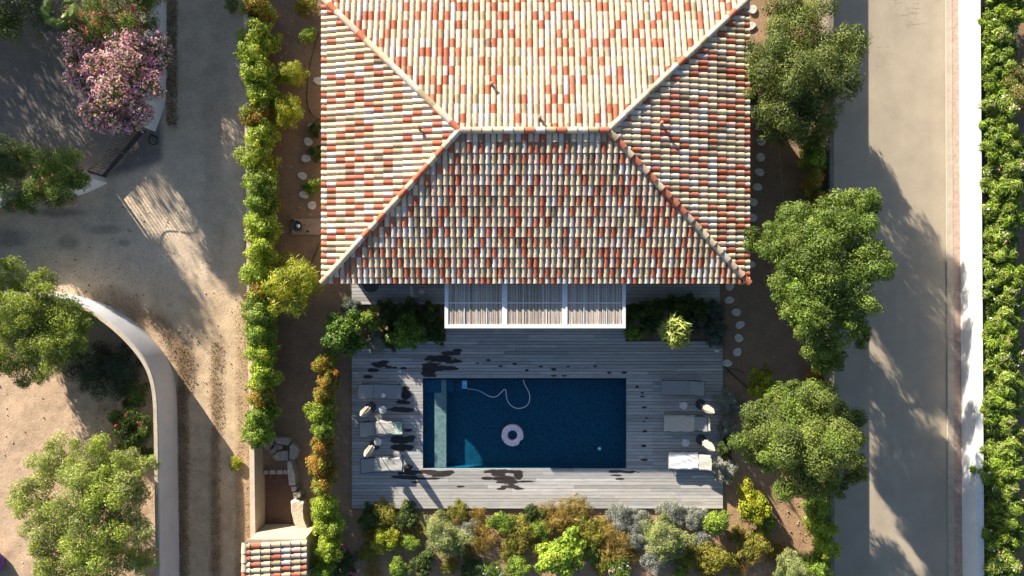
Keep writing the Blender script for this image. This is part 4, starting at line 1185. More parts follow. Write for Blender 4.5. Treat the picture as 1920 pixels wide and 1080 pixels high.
for i, (k, x, y, wh) in enumerate(LOW):
    col_ = {'brown': 'brown dry', 'olivey': 'olive', 'green': 'leafy green'}[k]
    S(k, x, y, rr_b.uniform(19, 28), 'low %s tuft %s' % (col_, wh), 'plant', hs=.6, var=i % 2)
# tufts behind the oleander hedge

# ------------------------------------------------------------------ stepping stones and rocks
def stone(px, py, r, label, seed, group='stepping stones', name='stepping_stone'):
    rr = random.Random(seed); n = 14
    ph = rr.uniform(0, 6); poly = []
    for k in range(n):
        a = 2 * math.pi * k / n; q = r / G * (1 + .10 * math.sin(2 * a + ph) + .05 * math.sin(3 * a + 2 * ph) + rr.uniform(-.03, .03))
        poly.append((q * math.cos(a), q * .9 * math.sin(a)))
    p = P(px, py); o = MB().prism(poly, -.05, .055, bev=.018).build(name, M['stone'], loc=(p.x, p.y, 0))
    o.rotation_euler = (0, 0, rr.uniform(-.5, .5))
    return tag(o, label, 'stepping stone', group)
SR = [(1411, 18), (1408, 49), (1405.5, 177), (1412, 205), (1424, 237), (1427, 265.5), (1426, 295), (1424, 323), (1420, 351), (1412, 379), (1411, 408), (1410, 438), (1410, 468), (1407, 496), (1391, 527), (1368, 537), (1367, 563), (1380, 585.5), (1387, 609), (1385, 634), (1382, 660), (1363, 681)]
for i, (x, y) in enumerate(SR):
    stone(x, y, 8.3, 'pale stepping stone, %s from the top of the path right of the house' % ord_[i], i, 'stepping stones right of the house')
SL = [(597, 152), (587, 239), (578, 266), (574, 297), (567, 330), (570, 365), (585, 385)]
for i, (x, y) in enumerate(SL):
    stone(x, y, 8.3, 'pale stepping stone, %s from the top of the path left of the house' % ord_[i], 40 + i, 'stepping stones left of the house')

def slabrock(poly_px, h, label, name='flat_stone', col=(.40, .36, .31), group=None, bev=.03, z0=-.05):
    pts = [P(x, y) for x, y in poly_px]; c = sum(pts, Vector()) / len(pts)
    poly = [(p.x - c.x, p.y - c.y) for p in pts]
    a = sum(poly[i][0] * poly[(i + 1) % len(poly)][1] - poly[(i + 1) % len(poly)][0] * poly[i][1] for i in range(len(poly)))
    if a < 0: poly.reverse()
    o = MB().prism(poly, z0, h, col, bev).build(name, M['rock'], loc=(c.x, c.y, 0)); return tag(o, label, 'stone', group)
def z5(l): return [(440 + a / 3.857, 800 + b / 3.857) for a, b in l]
slabrock(z5([(305, 68), (405, 70), (420, 95), (400, 125), (320, 112), (303, 95)]), .32, 'top flat paving stone of the small stone landing')
slabrock(z5([(240, 110), (298, 75), (295, 110), (262, 160), (222, 150)]), .30, 'left flat stone of the small stone landing')
slabrock(z5([(300, 115), (355, 125), (362, 150), (310, 165), (296, 145)]), .28, 'small middle flat stone of the stone landing', col=(.33, .3, .26))
slabrock(z5([(262, 172), (292, 145), (315, 172), (280, 192)]), .28, 'smallest lower left flat stone of the stone landing')
slabrock(z5([(288, 205), (330, 168), (402, 165), (402, 232), (310, 235)]), .30, 'large lower flat stone of the stone landing')
slabrock(z5([(415, 130), (435, 108), (488, 155), (465, 215), (440, 228), (410, 222)]), .34, 'right flat stone of the small stone landing')
for i, (a, b) in enumerate(((220, 256), (261, 308), (314, 360), (364, 396))):
    slabrock(z5([(a, 308), (b - 4, 306), (b, 335), (a + 2, 338)]), .22, 'small stone, %s from the left in the row edging the sunken bed' % ord_[i], name='edging_stone', col=(.46, .40, .33), group='edging stones')
slabrock(z5([(408, 232), (436, 232), (462, 330), (465, 400), (420, 400), (410, 300)]), .55, 'long pale stone on the right edge of the sunken bed', name='edging_stone', col=(.46, .42, .37))
slabrock(z5([(430, 415), (465, 412), (466, 440), (436, 448)]), .45, 'small pale rock between the long stone and the sunlit rock', name='edging_stone', col=(.48, .44, .38))
slabrock(z5([(445, 460), (500, 450), (502, 485), (455, 495)]), .55, 'rounded rock above the big sunlit rock', name='rock', col=(.42, .38, .3))
slabrock(z5([(432, 515), (470, 500), (525, 520), (522, 580), (528, 640), (552, 700), (560, 765), (545, 790), (498, 738), (455, 670), (436, 590)]), .6, 'big pale sunlit rock at the right edge of the sunken bed', name='rock', col=(.52, .44, .34), bev=.08)
# cut earth of the sunken bed (lower than the garden round it)
o = MB().prism([tuple(P(x, y)[:2]) for x, y in z5([(222, 342), (410, 342), (430, 560), (490, 738), (225, 748)])][::-1], -.04, .012, (.13, .085, .06)).build('bed_soil', M['ground']); tag(o, kind='structure')

# scattered pebbles and twigs on the track: too many to count
def scatter():
    rr = random.Random(9); b = MB()
    def peb(px, py, s, col):
        c = P(px, py); n = 6; ph = rr.uniform(0, 6)
        vs = []; 
        for z, q in ((-.02, 1), (s * .35, .9), (s * .6, .45)):
            for k in range(n):
                a = 2 * math.pi * k / n + ph; w = q * s * rr.uniform(.75, 1.15); vs.append((c.x + w * math.cos(a), c.y + w * .8 * math.sin(a), z))
        fs = [(r_ * n + k, r_ * n + (k + 1) % n, (r_ + 1) * n + (k + 1) % n, (r_ + 1) * n + k) for r_ in range(2) for k in range(n)] + [tuple(2 * n + k for k in range(n))]
        b.add(vs, fs, col)
    def dens(n, x0, y0, x1, y1, smin, smax, cols):
        for _ in range(n):
            peb(rr.uniform(x0, x1), rr.uniform(y0, y1), smin + (smax - smin) * rr.random() ** 3, rr.choice(cols))
    lt = [(.48, .42, .34), (.38, .32, .25), (.55, .48, .38)]; dk = [(.16, .12, .08), (.22, .15, .10)]
    dens(300, 330, 0, 458, 1080, .008, .035, lt); dens(500, 334, 640, 356, 1080, .01, .03, dk); dens(350, 396, 640, 414, 1080, .01, .03, dk)
    dens(260, 0, 380, 330, 560, .012, .045, lt + dk); dens(500, 312, 0, 334, 240, .012, .035, dk)
    dens(300, 0, 620, 286, 1080, .008, .04, lt + dk); dens(120, 0, 60, 260, 300, .012, .04, lt)
    dens(300, 498, 0, 600, 480, .012, .045, lt + dk); dens(250, 500, 600, 655, 1000, .012, .04, lt + dk)
    dens(700, 650, 955, 1560, 1080, .012, .05, [(.42, .27, .16), (.2, .13, .08), (.5, .38, .26)]); dens(350, 1362, 0, 1550, 950, .012, .045, lt + dk)
    dens(500, 1783, 0, 1797, 1080, .012, .035, [(.34, .2, .15), (.25, .15, .11)])
    for _ in range(60):
        a = rr.uniform(0, 2 * math.pi); q = 178 + rr.uniform(-6, 26); peb(170 + q * math.cos(a), 735 - abs(q * math.sin(a)), rr.uniform(.012, .05), rr.choice(dk + lt))
    for (x, y) in ((366, 680), (428, 677), (370, 638), (357, 628), (378, 620), (385, 550), (400, 548), (386, 731), (24, 830), (105, 858), (322, 262)):
        peb(x, y, rr.uniform(.03, .05), (.55, .45, .34))
    o = b.build('gravel', M['rock']); tag(o, kind='stuff')
    o['label'] = 'scattered pebbles and crumbs of earth on track and garden beds'; o['category'] = 'gravel'
    # fallen leaves and dry litter
    r = np.random.RandomState(4)
    pts = []
    def rect(n, x0, y0, x1, y1): pts.append(np.stack([r.uniform(x0, x1, n), r.uniform(y0, y1, n)], 1))
    rect(1600, 312, 0, 332, 235); rect(1500, 334, 650, 356, 1080); rect(900, 396, 640, 414, 1080); rect(700, 442, 560, 462, 1080); rect(500, 500, 0, 600, 800)
    rect(1500, 650, 955, 1560, 1080); rect(900, 1400, 60, 1558, 950); rect(500, 1840, 0, 1925, 1080); rect(700, 180, 700, 290, 860)
    th = r.uniform(-2.6, -.3, 1100); q = 185 + r.normal(size=1100) * 14
    pts.append(np.stack([165 + q * np.cos(th), 745 + q * np.sin(th)], 1)); 
    pp = np.concatenate(pts); m = len(pp)
    X = (pp[:, 0] - 960) / G; Y = (540 - pp[:, 1]) / G
    ok = ~((X > -7.6) & (X < 9.95) & (Y < 1) & (Y > -10.4)); X = X[ok]; Y = Y[ok]; m = len(X)
    a = r.uniform(0, 6.28, m); s = r.uniform(.02, .055, m); z = np.full(m, .035) + r.rand(m) * .02
    dx = np.cos(a) * s; dy = np.sin(a) * s; wx = -np.sin(a) * s * .35; wy = np.cos(a) * s * .35
    V = np.stack([np.stack([X - dx, Y - dy, z], 1), np.stack([X + wx, Y + wy, z + .012], 1), np.stack([X + dx, Y + dy, z], 1), np.stack([X - wx, Y - wy, z + .012], 1)], 1).reshape(-1, 3)
    pal = np.array([(.30, .19, .09), (.38, .27, .15), (.2, .12, .06), (.16, .15, .06)]); C = np.repeat(pal[r.randint(0, 4, m)], 4, 0)
    o = np_mesh('leaf_litter', V, np.arange(m * 4).reshape(m, 4), C, M['leaf_matte']); tag(o, 'dry fallen leaves scattered along the track edges and beds', 'leaf litter', kind='stuff')
scatter()

# ------------------------------------------------------------------ pergola
def pergola():
    PH = 2.88
    xs = [P(x, 600, PH).x for x in (837, 946, 1059, 1170)]; yb = P(960, 613, PH).y; yt = P(960, 520, 3.0).y
    c = Vector(((xs[0] + xs[3]) / 2, (yb + yt) / 2, 0)); root = empty('pergola', c)
    tag(root, 'white metal pergola with three reed covered bays on the terrace, below the roof edge', 'pergola')
    def bb(b, n, m, par=root):
        o = b.build(n, m, par)
        for v in o.data.vertices: v.co -= c
        return o
    for i, x in enumerate(xs):
        w = .075 if i in (0, 3) else .115
        bb(MB().box(x - w, yb + .06, PH - .14, x + w, yt, PH, bev=.006), 'beam', M['white_metal'])
    bb(MB().box(xs[0] - .075, yb - .06, PH - .16, xs[3] + .075, yb + .058, PH + .003, bev=.006), 'front_beam', M['white_metal'])
    for x in (xs[0], xs[1], xs[2], xs[3]):
        bb(MB().box(x - .05, yb - .05, DECK_Z, x + .05, yb + .05, PH - .162), 'post', M['white_metal'])
    rr = random.Random(2)
    for i in range(3):
        a = xs[i] + (.08 if i == 0 else .12); b = xs[i + 1] - (.08 if i == 2 else .12)
        m = MB(); x = a + .012
        while x < b - .01:
            w = rr.uniform(.010, .017)
            k = rr.uniform(.75, 1.35); col = rr.choice([(.55 * k, .49 * k, .43 * k), (.48 * k, .42 * k, .37 * k), (.62 * k, .58 * k, .54 * k), (.40 * k, .31 * k, .24 * k)])
            y0 = yb + .07 + rr.uniform(0, .04)
            m.tube([(x, y0, PH - .055 + rr.uniform(-.012, .012)), (x + rr.uniform(-.012, .012), (y0 + yt) / 2, PH - .055), (x + rr.uniform(-.008, .008), yt - .02, PH - .055 + rr.uniform(-.01, .01))], w, 5, col)
            x += w * 2 + rr.choice((.005, .008, .012, .024))
        bb(m, 'reed_screen', M['reed'])
        for yy in (P(960, 568, PH).y, P(960, 609, PH).y):
            bb(MB().box(a, yy - .02, PH - .036, b, yy + .02, PH - .010), 'cross_rod', M['white_metal'])
        for q in range(2):
            xx = a + (b - a) * (.30, .72)[q]
            bb(MB().box(xx - .012, yb + .06, PH - .033, xx + .012, yt, PH - .014), 'cross_rod', M['white_metal'])
pergola()

# bougainvillea-like pink wisps lying on the reeds
def wisp(px, py, w, h, label, seed):
    rr = random.Random(seed); c = P(px, py, 2.8); root = empty('striped_pennant', (c.x, c.y, 2.76))
    root.rotation_euler = (0, 0, rr.uniform(-.2, .2)); tag(root, label, 'cloth')
    b = MB(); n = 7
    for k in range(n):
        y0 = -h / 2 + h * k / n; y1 = -h / 2 + h * (k + .96) / n; ww = w * (1 - .5 * k / n); col = (.62, .22, .22) if k % 2 else (.66, .58, .56)
        vs = [(-ww / 2, y0, .0), (ww / 2, y0, .012), (ww / 2 * .9, y1, .016), (-ww / 2 * .9, y1, .004)]; b.add(vs, [(0, 1, 2, 3)], col)
        b.add([(x, y, z + .012) for x, y, z in vs], [(3, 2, 1, 0)], col)
    b.build('cloth', M['towel'], root)
wisp(846, 603, .12, .45, 'small red and white striped cloth strip on the left bay of the pergola', 1)
wisp(1167, 596, .14, .75, 'longer red and white striped cloth strip at the right end of the pergola', 2)

# ------------------------------------------------------------------ sun loungers
def make_lounger():
    root = empty('sun_lounger')          # x to the foot end, y across; foot at x=0, head at x=-1.95
    L = 1.95; w = .335; ft = .30; br = -1.27
    f = MB()
    for s in (-1, 1): f.box(br - .02, s * w - .02, ft - .05, 0, s * w + .02, ft, bev=.006)
    for s in (-1, 1): f.box(-L + .12, s * w - .02, ft - .05, br - .021, s * w + .02, ft - .002)
    f.box(-.04, -w + .021, ft - .049, 0, w - .021, ft - .003)
    f.build('frame', M['dark_metal'], root)
    for x in (-.12, -1.62):
        for s in (-1, 1):
            MB().tube([(x, s * w, ft - .05), (x - .02, s * w, 0)], .022, 8).build('leg', M['dark_metal'], root)
    st = MB(); n = 10; vs = []; fs = []
    for i in range(n + 1):
        x = -.0 - (abs(br)) * i / n
        for j, y in enumerate(np.linspace(-w + .01, w - .01, 5)):
            vs.append((x, y, ft + .008 - .018 * math.sin(math.pi * i / n) * math.sin(math.pi * j / 4)))
    for i in range(n):
        for j in range(4): fs.append((i * 5 + j, i * 5 + j + 1, i * 5 + j + 6, i * 5 + j + 5))
    k = len(vs); vs2 = vs + [(x, y, z - .02) for x, y, z in vs]; fs2 = fs + [tuple(reversed([q + k for q in f_])) for f_ in fs]
    st.add(vs2, fs2); st.box(-.01, -w, ft - .01, .01, w, ft + .012)
    st.build('seat', M['sling'], root, smooth=False)
    e = empty('backrest_pivot')
    bk = MB(); th = .42; c_, s_ = math.cos(th), math.sin(th)
    def T(u, y, z): return (br - .02 - u * c_ - 0 * z, y, ft + .01 + u * s_ + z)
    vs = []; fs = []
    for i in range(7):
        for j in range(5):
            vs.append(T(.70 * i / 6, (-w + .01) + (2 * w - .02) * j / 4, -.012 * math.sin(math.pi * i / 6)))
    for i in range(6):
        for j in range(4): fs.append((i * 5 + j, i * 5 + j + 1, i * 5 + j + 6, i * 5 + j + 5))
    k = len(vs); bk.add(vs + [(x, y, z - .022) for x, y, z in vs], fs + [tuple(reversed([q + k for q in f_])) for f_ in fs])
    bk.build('backrest', M['sling'], root)
    bpy.data.objects.remove(e)
    h = MB()
    for s in (-1, 1): h.tube([T(0, s * w, -.01), T(.70, s * w, -.01)], .016, 6)
    h.tube([T(.70, -w, -.01), T(.70, w, -.01)], .016, 6); h.tube([T(.40, -w + .05, -.03), (-1.72, -w + .05, ft - .03)], .01, 6); h.tube([T(.40, w - .05, -.03), (-1.72, w - .05, ft - .03)], .01, 6)
    h.build('backrest_frame', M['dark_metal'], root)
    return root
loungers = [  # foot end px, centre y px, flip
 (752, 735, 0, 'grey sun lounger left of the pool with one small white cloth on it'),
 (755, 803, 0, 'grey sun lounger left of the pool with a green patterned towel'),
 (757, 871, 0, 'bare grey sun lounger left of the pool, lowest of the left three'),
 (1240, 727, 1, 'empty grey sun lounger right of the pool, uppermost of the right three'),
 (1245, 795, 1, 'sun lounger right of the pool with a beige towel, middle of the right three'),
 (1253, 866, 1, 'sun lounger right of the pool spread with a bright white towel'),
]
proto = None
for i, (x, y, fl, lab) in enumerate(loungers):
    if proto is None: proto = make_lounger(); o = proto
    else: o = copy_tree(proto)
    p = P(x, y, .42); o.location = (p.x, p.y, DECK_Z); o.rotation_euler = (0, 0, (math.pi if fl else 0) + (-.02, .015, .01, -.01, .02, .03)[i])
    tag(o, lab, 'sun lounger', 'sun loungers beside the pool')

def towel(x0, y0, x1, y1, h, label, colf, seed, sag=.05, nx=36, ny=22, fold=.010, rz=0, name='towel'):
    a = P(x0, y0, h + DECK_Z); b = P(x1, y1, h + DECK_Z); r = random.Random(seed)
    cx, cy = (a.x + b.x) / 2, (a.y + b.y) / 2; W = b.x - a.x; D = a.y - b.y
    V = []; C = []; z0 = DECK_Z + h
    ph = r.uniform(0, 6)
    for i in range(nx + 1):
        for j in range(ny + 1):
            u = i / nx; v = j / ny; x = (u - .5) * W; y = (v - .5) * D
            z = fold * (.6 + math.sin(x * 9 + y * 5 + ph) * .5 + math.sin(x * 4 - y * 13 + 2 * ph) * .5 + .6 * math.sin(31 * (x * .55 + y * .9)) * math.exp(-((u - .7) ** 2) * 18))
            ed = min(v, 1 - v) * D; 
            if ed < .045: z -= (.045 - ed) * 2.2
            x += .012 * math.sin(y * 14 + ph); y += .010 * math.sin(x * 11 + ph)
            V.append((x, y, z + .02)); C.append(colf(u, v))
    I = np.arange((nx + 1) * (ny + 1)).reshape(nx + 1, ny + 1); Q = np.stack([I[:-1, :-1], I[1:, :-1], I[1:, 1:], I[:-1, 1:]], -1).reshape(-1, 4)
    V = np.array(V); k = len(V)
    # give it thickness
    V2 = np.concatenate([V, V - np.array([0, 0, .008])]); Q2 = np.concatenate([Q, Q[:, ::-1] + k]); C2 = np.concatenate([np.array(C)] * 2)
    o = np_mesh(name, V2, Q2, C2, M['towel'], smooth=True); o.location = (cx, cy, z0); o.rotation_euler = (0, 0, rz)
    return tag(o, label, 'towel')
beige = lambda u, v: (.52, .495, .43); white = lambda u, v: (.80, .80, .80)
towel(1245, 779, 1304, 810, .32, 'beige towel spread over the seat of the middle right lounger', beige, 1)
t2 = towel(1312, 781, 1331, 810, .47, 'beige towel folded over the backrest of the middle right lounger', beige, 2, nx=14, rz=0); t2.rotation_euler = (0, -.38, 0); t2.location.z += .03
towel(1254, 849, 1309, 881, .32, 'bright white towel spread over the lowest right lounger', white, 3, fold=.016)
t4 = towel(1311, 853, 1334, 883, .50, 'pale beige towel on the backrest of the lowest right lounger', lambda u, v: (.42, .42, .38), 4, nx=14); t4.rotation_euler = (0, -.38, 0); t4.location.z += .02
t5 = towel(705, 789, 737, 816, .315, 'light grey towel over the middle left lounger', lambda u, v: (.42, .41, .38), 5)
def leafpat(u, v):
    s = math.sin(u * 26 + 3 * math.sin(v * 9)) * math.sin(v * 22 + 4 * math.sin(u * 7)); return (.10, .27, .22) if s > .05 else (.55, .60, .53)
towel(735, 790, 754, 816, .325, 'green and white leaf patterned towel on the foot of the middle left lounger', leafpat, 6, nx=60, ny=60)
t7 = towel(703, 857, 754, 885, .315, 'light grey towel over the lowest left lounger', lambda u, v: (.42, .415, .385), 7)
# small white item on lounger
def crumple(px, py, h, r, label, name, col, seed, cat):
    rr = random.Random(seed); p = P(px, py, h); root_m = MB(); n = 12
    prof = [(r, 0), (r * 1.05, r * .25), (r * .8, r * .6), (r * .35, r * .8)]
    root_m.lathe(prof, (0, 0, 0), n, col, wob=lambda t, i: 1 + .18 * math.sin(3 * t + seed + i) + .10 * math.sin(5 * t + 2 * seed - i))
    o = root_m.build(name, M['towel'], smooth=True, loc=(p.x, p.y, h)); return tag(o, label, cat)
crumple(719, 741, DECK_Z + .31, .10, 'small folded white cloth on the uppermost left lounger', 'folded_cloth', (.8, .82, .85), 2, 'cloth')
o = crumple(750, 696, DECK_Z + .0, .07, 'small crumpled white cloth on the deck above the left loungers', 'crumpled_cloth', (.6, .75, .8), 4, 'cloth')
# clay-white lamp-like box at deck corner
b = MB().box(-.09, -.06, 0, .09, .06, .10, bev=.01); p = P(1342, 657); o = b.build('deck_box', M['white_plastic'], loc=(p.x, p.y, DECK_Z)); tag(o, 'small white box on the upper right corner of the deck', 'box')

# side tables
def make_table():
    root = empty('side_table')
    MB().lathe([(.16, .43), (.175, .435), (.175, .455), (.165, .46)], n=28).build('table_top', mat('table_top', (.50, .52, .54), .5, var=.1, vscale=6), root)
    for k in range(3):
        a = k * 2.094; MB().tube([(.10 * math.cos(a), .10 * math.sin(a), .43), (.16 * math.cos(a), .16 * math.sin(a), 0)], .010, 6).build('leg', M['white_metal'], root)
    return root
tp = None
for (x, y, lab) in ((718, 768, 'round pale side table between the upper two left loungers'), (709, 828, 'round pale side table between the lower two left loungers'),
                    (1281, 760, 'round grey side table between the upper two right loungers'), (1285, 830, 'round grey side table between the lower two right loungers')):
    if tp is None: tp = make_table(); o = tp
    else: o = copy_tree(tp)
    p = P(x, y, .5); o.location = (p.x, p.y, DECK_Z); tag(o, lab, 'side table', 'side tables between loungers')
# cups on the tables
def make_cup():
    root = empty('cup'); MB().lathe([(.025, 0), (.034, .09), (.030, .088), (.022, .01)], n=16).build('cup_body', M['white_plastic'], root)
    MB().tube([(.034, 0, .07), (.058, 0, .06), (.05, 0, .03), (.03, 0, .025)], .006, 6).build('handle', M['white_plastic'], root); return root
c0 = make_cup(); p = P(1275, 756, .58); c0.location = (p.x, p.y, DECK_Z + .46); tag(c0, 'small white cup on the upper right side table', 'cup')
c1 = copy_tree(c0); p = P(1288, 826, .58); c1.location = (p.x, p.y, DECK_Z + .46); tag(c1, 'small white cup on the lower right side table', 'cup')

# closed parasols
def make_parasol():
    root = empty('closed_parasol')
    MB().lathe([(.27, 0), (.27, .05), (.25, .07), (.06, .085), (.05, .11)], n=32).build('base', M['dark_metal'], root)
    MB().tube([(0, 0, .08), (0, 0, 2.35)], .022, 10).build('pole', M['white_metal'], root)
    MB().lathe([(.028, 2.32), (.03, 2.38), (.012, 2.42)], n=12).build('finial', M['white_metal'], root)
    n = 56
    cn = MB(); prof = [(.17, .95), (.155, 1.05), (.15, 1.2), (.17, 1.5), (.14, 1.9), (.08, 2.2), (.035, 2.33)]
    cn.lathe(prof, n=n, wob=lambda t, i: 1 + .30 * abs(math.sin(4 * t + .25 * i)) ** .7 - .15 * (1 if i == 1 else 0))
    cn.build('canopy', M['canvas'], root)
    MB().lathe([(.16, 1.17), (.165, 1.2), (.16, 1.23)], n=24).build('strap', M['dark_metal'], root)
    return root
pp_ = None
for (x, y, lab) in ((696, 763, 'closed cream parasol on a dark round base between the upper two left loungers'), (703, 834, 'closed cream parasol on a dark round base between the lower two left loungers'),
                    (1313, 758, 'closed cream parasol on a dark round base between the upper two right loungers'), (1314, 824, 'closed cream parasol on a dark round base between the lower two right loungers')):
    if pp_ is None: pp_ = make_parasol(); o = pp_
    else: o = copy_tree(pp_)
    p = P(x, y, .1); o.location = (p.x, p.y, DECK_Z); o.rotation_euler = (0, 0, x); o.scale = (.88, .88, .9); tag(o, lab, 'parasol', 'closed parasols beside the pool')

# ------------------------------------------------------------------ things in the pool
def ring():
    p = P(961, 815); root = empty('swim_ring', (p.x, p.y, .0)); tag(root, 'pink and white doughnut swim ring with a bite mark floating in the pool', 'swim ring')
    R, r = .365, .155; nu, nv = 72, 20; ba = -math.radians(38)
    def surf(u, v, rr):
        rad = R + rr * math.cos(v); z = rr * .85 * math.sin(v)
        x, y = rad * math.cos(u), rad * math.sin(u)
        # bite: scalloped notch on the outer lower right
        bx, by = .60 * math.cos(ba), .60 * math.sin(ba); d = math.hypot(x - bx, y - by)
        if d < .165 and rad > R - .12:
            k = .165 / max(d, .01); x = bx + (x - bx) * k; y = by + (y - by) * k
            lim = math.hypot(x, y)
            if lim > R + r: x *= (R + r) / lim; y *= (R + r) / lim
        return x, y, z + .07
    for nm, rr, v0, v1, colf, m in (('float_body', r, 0, 2 * math.pi, lambda u, v: (.72, .25, .36), M['paint']),):
        V = [surf(2 * math.pi * i / nu, v0 + (v1 - v0) * j / nv, rr) for i in range(nu) for j in range(nv)]
        F = [(i * nv + j, ((i + 1) % nu) * nv + j, ((i + 1) % nu) * nv + (j + 1) % nv, i * nv + (j + 1) % nv) for i in range(nu) for j in range(nv)]
        MB().add(V, F, (.80, .20, .36)).build(nm, m, root, smooth=True)
    b = MB(); V = []; F = []; nj = 14
    for i in range(nu):
        u = 2 * math.pi * i / nu; w0 = .50 + .10 * math.sin(9 * u); w1 = math.pi - .62 - .10 * math.sin(8 * u + 1)
        for j in range(nj + 1): V.append(surf(u, w0 + (w1 - w0) * j / nj, r + .006))
    for i in range(nu):
        for j in range(nj):
            a = i * (nj + 1) + j; c = ((i + 1) % nu) * (nj + 1) + j; F.append((a, c, c + 1, a + 1))
    b.add(V, F, (.88, .78, .86))
    rr_ = random.Random(1)
    for k in range(60):
        u = rr_.uniform(0, 6.28); v = rr_.uniform(.75, 2.2); s = surf(u, v, r + .012); a = rr_.uniform(0, 3.14); d = .017
        b.tube([(s[0] - d * math.cos(a), s[1] - d * math.sin(a), s[2]), (s[0] + d * math.cos(a), s[1] + d * math.sin(a), s[2])], .007, 6, rr_.choice([(.1, .25, .5), (.75, .1, .2), (.15, .4, .35), (.2, .1, .3)]))
    b.build('icing', M['paint'], root, smooth=True)
    MB().lathe([(.018, .0), (.018, .03), (.010, .035)], (-.365, .0, .20), 10).build('valve', M['white_plastic'], root)
ring()
def cleaner():
    p = P(871, 721); root = empty('pool_cleaner', (p.x, p.y, -.07)); tag(root, 'light blue pool cleaner with white hose in the upper left corner of the deep water', 'pool cleaner')
    MB().box(-.12, -.20, -.06, .12, .20, .10, bev=.03).build('body', M['blue_plastic'], root)
    MB().box(-.06, .02, .101, .10, .16, .14, bev=.012).build('lid', mat('pale_blue', (.35, .6, .8), .4), root)
    for s in (-1, 1): MB().tube([(-.14, s * .15, -.02), (.14, s * .15, -.02)], .06, 12).build('wheel', M['dark_metal'], root)
    pts = [(876, 729), (885.5, 730), (897, 732), (908, 738), (917, 743), (926, 745), (934, 742), (941, 734), (947.6, 728), (949, 737), (950, 748), (955, 758), (965, 765), (974.5, 766), (985.5, 763), (992, 755.5), (994, 744), (991, 733), (984.6, 723), (981, 712)]
    w = smooth_line([tuple(P(x, y)[:2]) for x, y in pts], 2)
    n = len(w); hp = []
    for i, (x, y) in enumerate(w):
        t = i / (n - 1); z = .10 - .035 * (1 if t < .9 else 1 - (t - .9) * 30 if False else 1) + (.0 if t < .2 else .025)
        hp.append((x - p.x, y - p.y, z - .01))
    hp[-1] = (hp[-1][0], hp[-1][1], .18)
    MB().tube(hp, .017, 8).build('hose', M['white_plastic'], root, smooth=True)
cleaner()
p = P(1124, 841); root = empty('chlorine_float', (p.x, p.y, .0)); tag(root, 'tiny pale blue float on the right part of the pool', 'float')
MB().lathe([(.03, -.05), (.07, -.02), (.085, .02), (.07, .05), (.03, .065)], n=20).build('float_body', mat('float_blue', (.25, .6, .8), .4), root, smooth=True)
MB().lathe([(.03, .065), (.03, .09), (.02, .095)], n=14).build('cap', M['white_plastic'], root)

# ------------------------------------------------------------------ slab, fire bowl, shower
a = P(547, 410); c = P(606, 440)
o = MB().box(-(c.x - a.x) / 2, -(a.y - c.y) / 2, -.05, (c.x - a.x) / 2, (a.y - c.y) / 2, .06, bev=.008).build('paving_slab', M['slab'], loc=((a.x + c.x) / 2, (a.y + c.y) / 2, 0))
tag(o, 'brownish rectangular slab projecting from under the left eave', 'slab')
p = P(559.5, 424.5, .4); root = empty('barbecue', (p.x, p.y, .06)); tag(root, 'round black kettle barbecue on the brown slab left of the house', 'barbecue')
MB().lathe([(.08, .42), (.2, .48), (.245, .58), (.25, .62), (.235, .62), (.19, .53), (.05, .47)], n=32).build('bowl', M['dark_metal'], root, smooth=True)
for k in range(3):
    t = k * 2.094 + .5; MB().tube([(.12 * math.cos(t), .12 * math.sin(t), .45), (.24 * math.cos(t), .24 * math.sin(t), 0)], .013, 6).build('leg', M['dark_metal'], root)
g = MB()
for k in range(-5, 6): 
    w = math.sqrt(.22 ** 2 - (k * .036) ** 2); g.tube([(k * .036, -w, .615), (k * .036, w, .615)], .004, 4)
g.build('grate', M['dark_metal'], root)
crumple(559.5, 424, .69, .085, 'crumpled white cloth lying on the black barbecue', 'crumpled_cloth', (.72, .76, .82), 5, 'cloth')
p = P(550, 415.5, .2); root = empty('plant_pot', (p.x, p.y, .06)); tag(root, 'small black pot beside the barbecue on the slab', 'pot')
MB().lathe([(.06, 0), (.09, .22), (.10, .23), (.10, .25), (.085, .25), (.07, .2)], n=20).build('pot_body', M['dark_metal'], root)
MB().lathe([(.07, .19), (.03, .205)], n=16).build('pot_soil', M['hose'], root)
p = P(578, 434); root = empty('garden_torch', (p.x, p.y, .06)); tag(root, 'thin black rod with a round head on the slab right of the barbecue', 'torch')
MB().lathe([(.06, 0), (.055, .02), (.01, .03)], n=16).build('foot', M['dark_metal'], root); MB().tube([(0, 0, .02), (0, 0, .85)], .008, 6).build('rod', M['dark_metal'], root)
MB().lathe([(.02, .85), (.045, .88), (.045, .95), (.02, .98)], n=14).build('head', M['dark_metal'], root)

# hoses and lines
def hose(pts, rad, label, z=.03, name='garden_hose', n=2, m='hose', cat='hose'):
    w = smooth_line([tuple(P(x, y)[:2]) for x, y in pts], n); c = w[0]
    o = MB().tube([(x - c[0], y - c[1], z + .008 * math.sin(i)) for i, (x, y) in enumerate(w)], rad, 6).build(name, M[m], loc=(c[0], c[1], 0)); return tag(o, label, cat)
hose([(1356, 684), (1370, 700), (1385, 712), (1396, 724), (1410, 730)], .02, 'black hose curving over the soil right of the deck')
hose([(1458, 255), (1462, 300), (1466, 350), (1473, 400)], .012, 'thin pale line on the soil between house and upper right trees', name='irrigation_line', m='kerb', cat='line')
hose([(600, 455), (592, 475), (585, 492), (578, 505)], .02, 'black hose leading from the slab towards the big feathery shrub')
hose([(598, 60), (590, 90), (582, 120), (577, 145), (575, 200), (590, 222), (605, 225)], .015, 'thin black irrigation hose left of the roof near the upper feathery shrubs')
hose([(1360, 700), (1372, 688), (1395, 700)], .012, 'short thin line beside the lowest stepping stones', name='irrigation_line', cat='line')
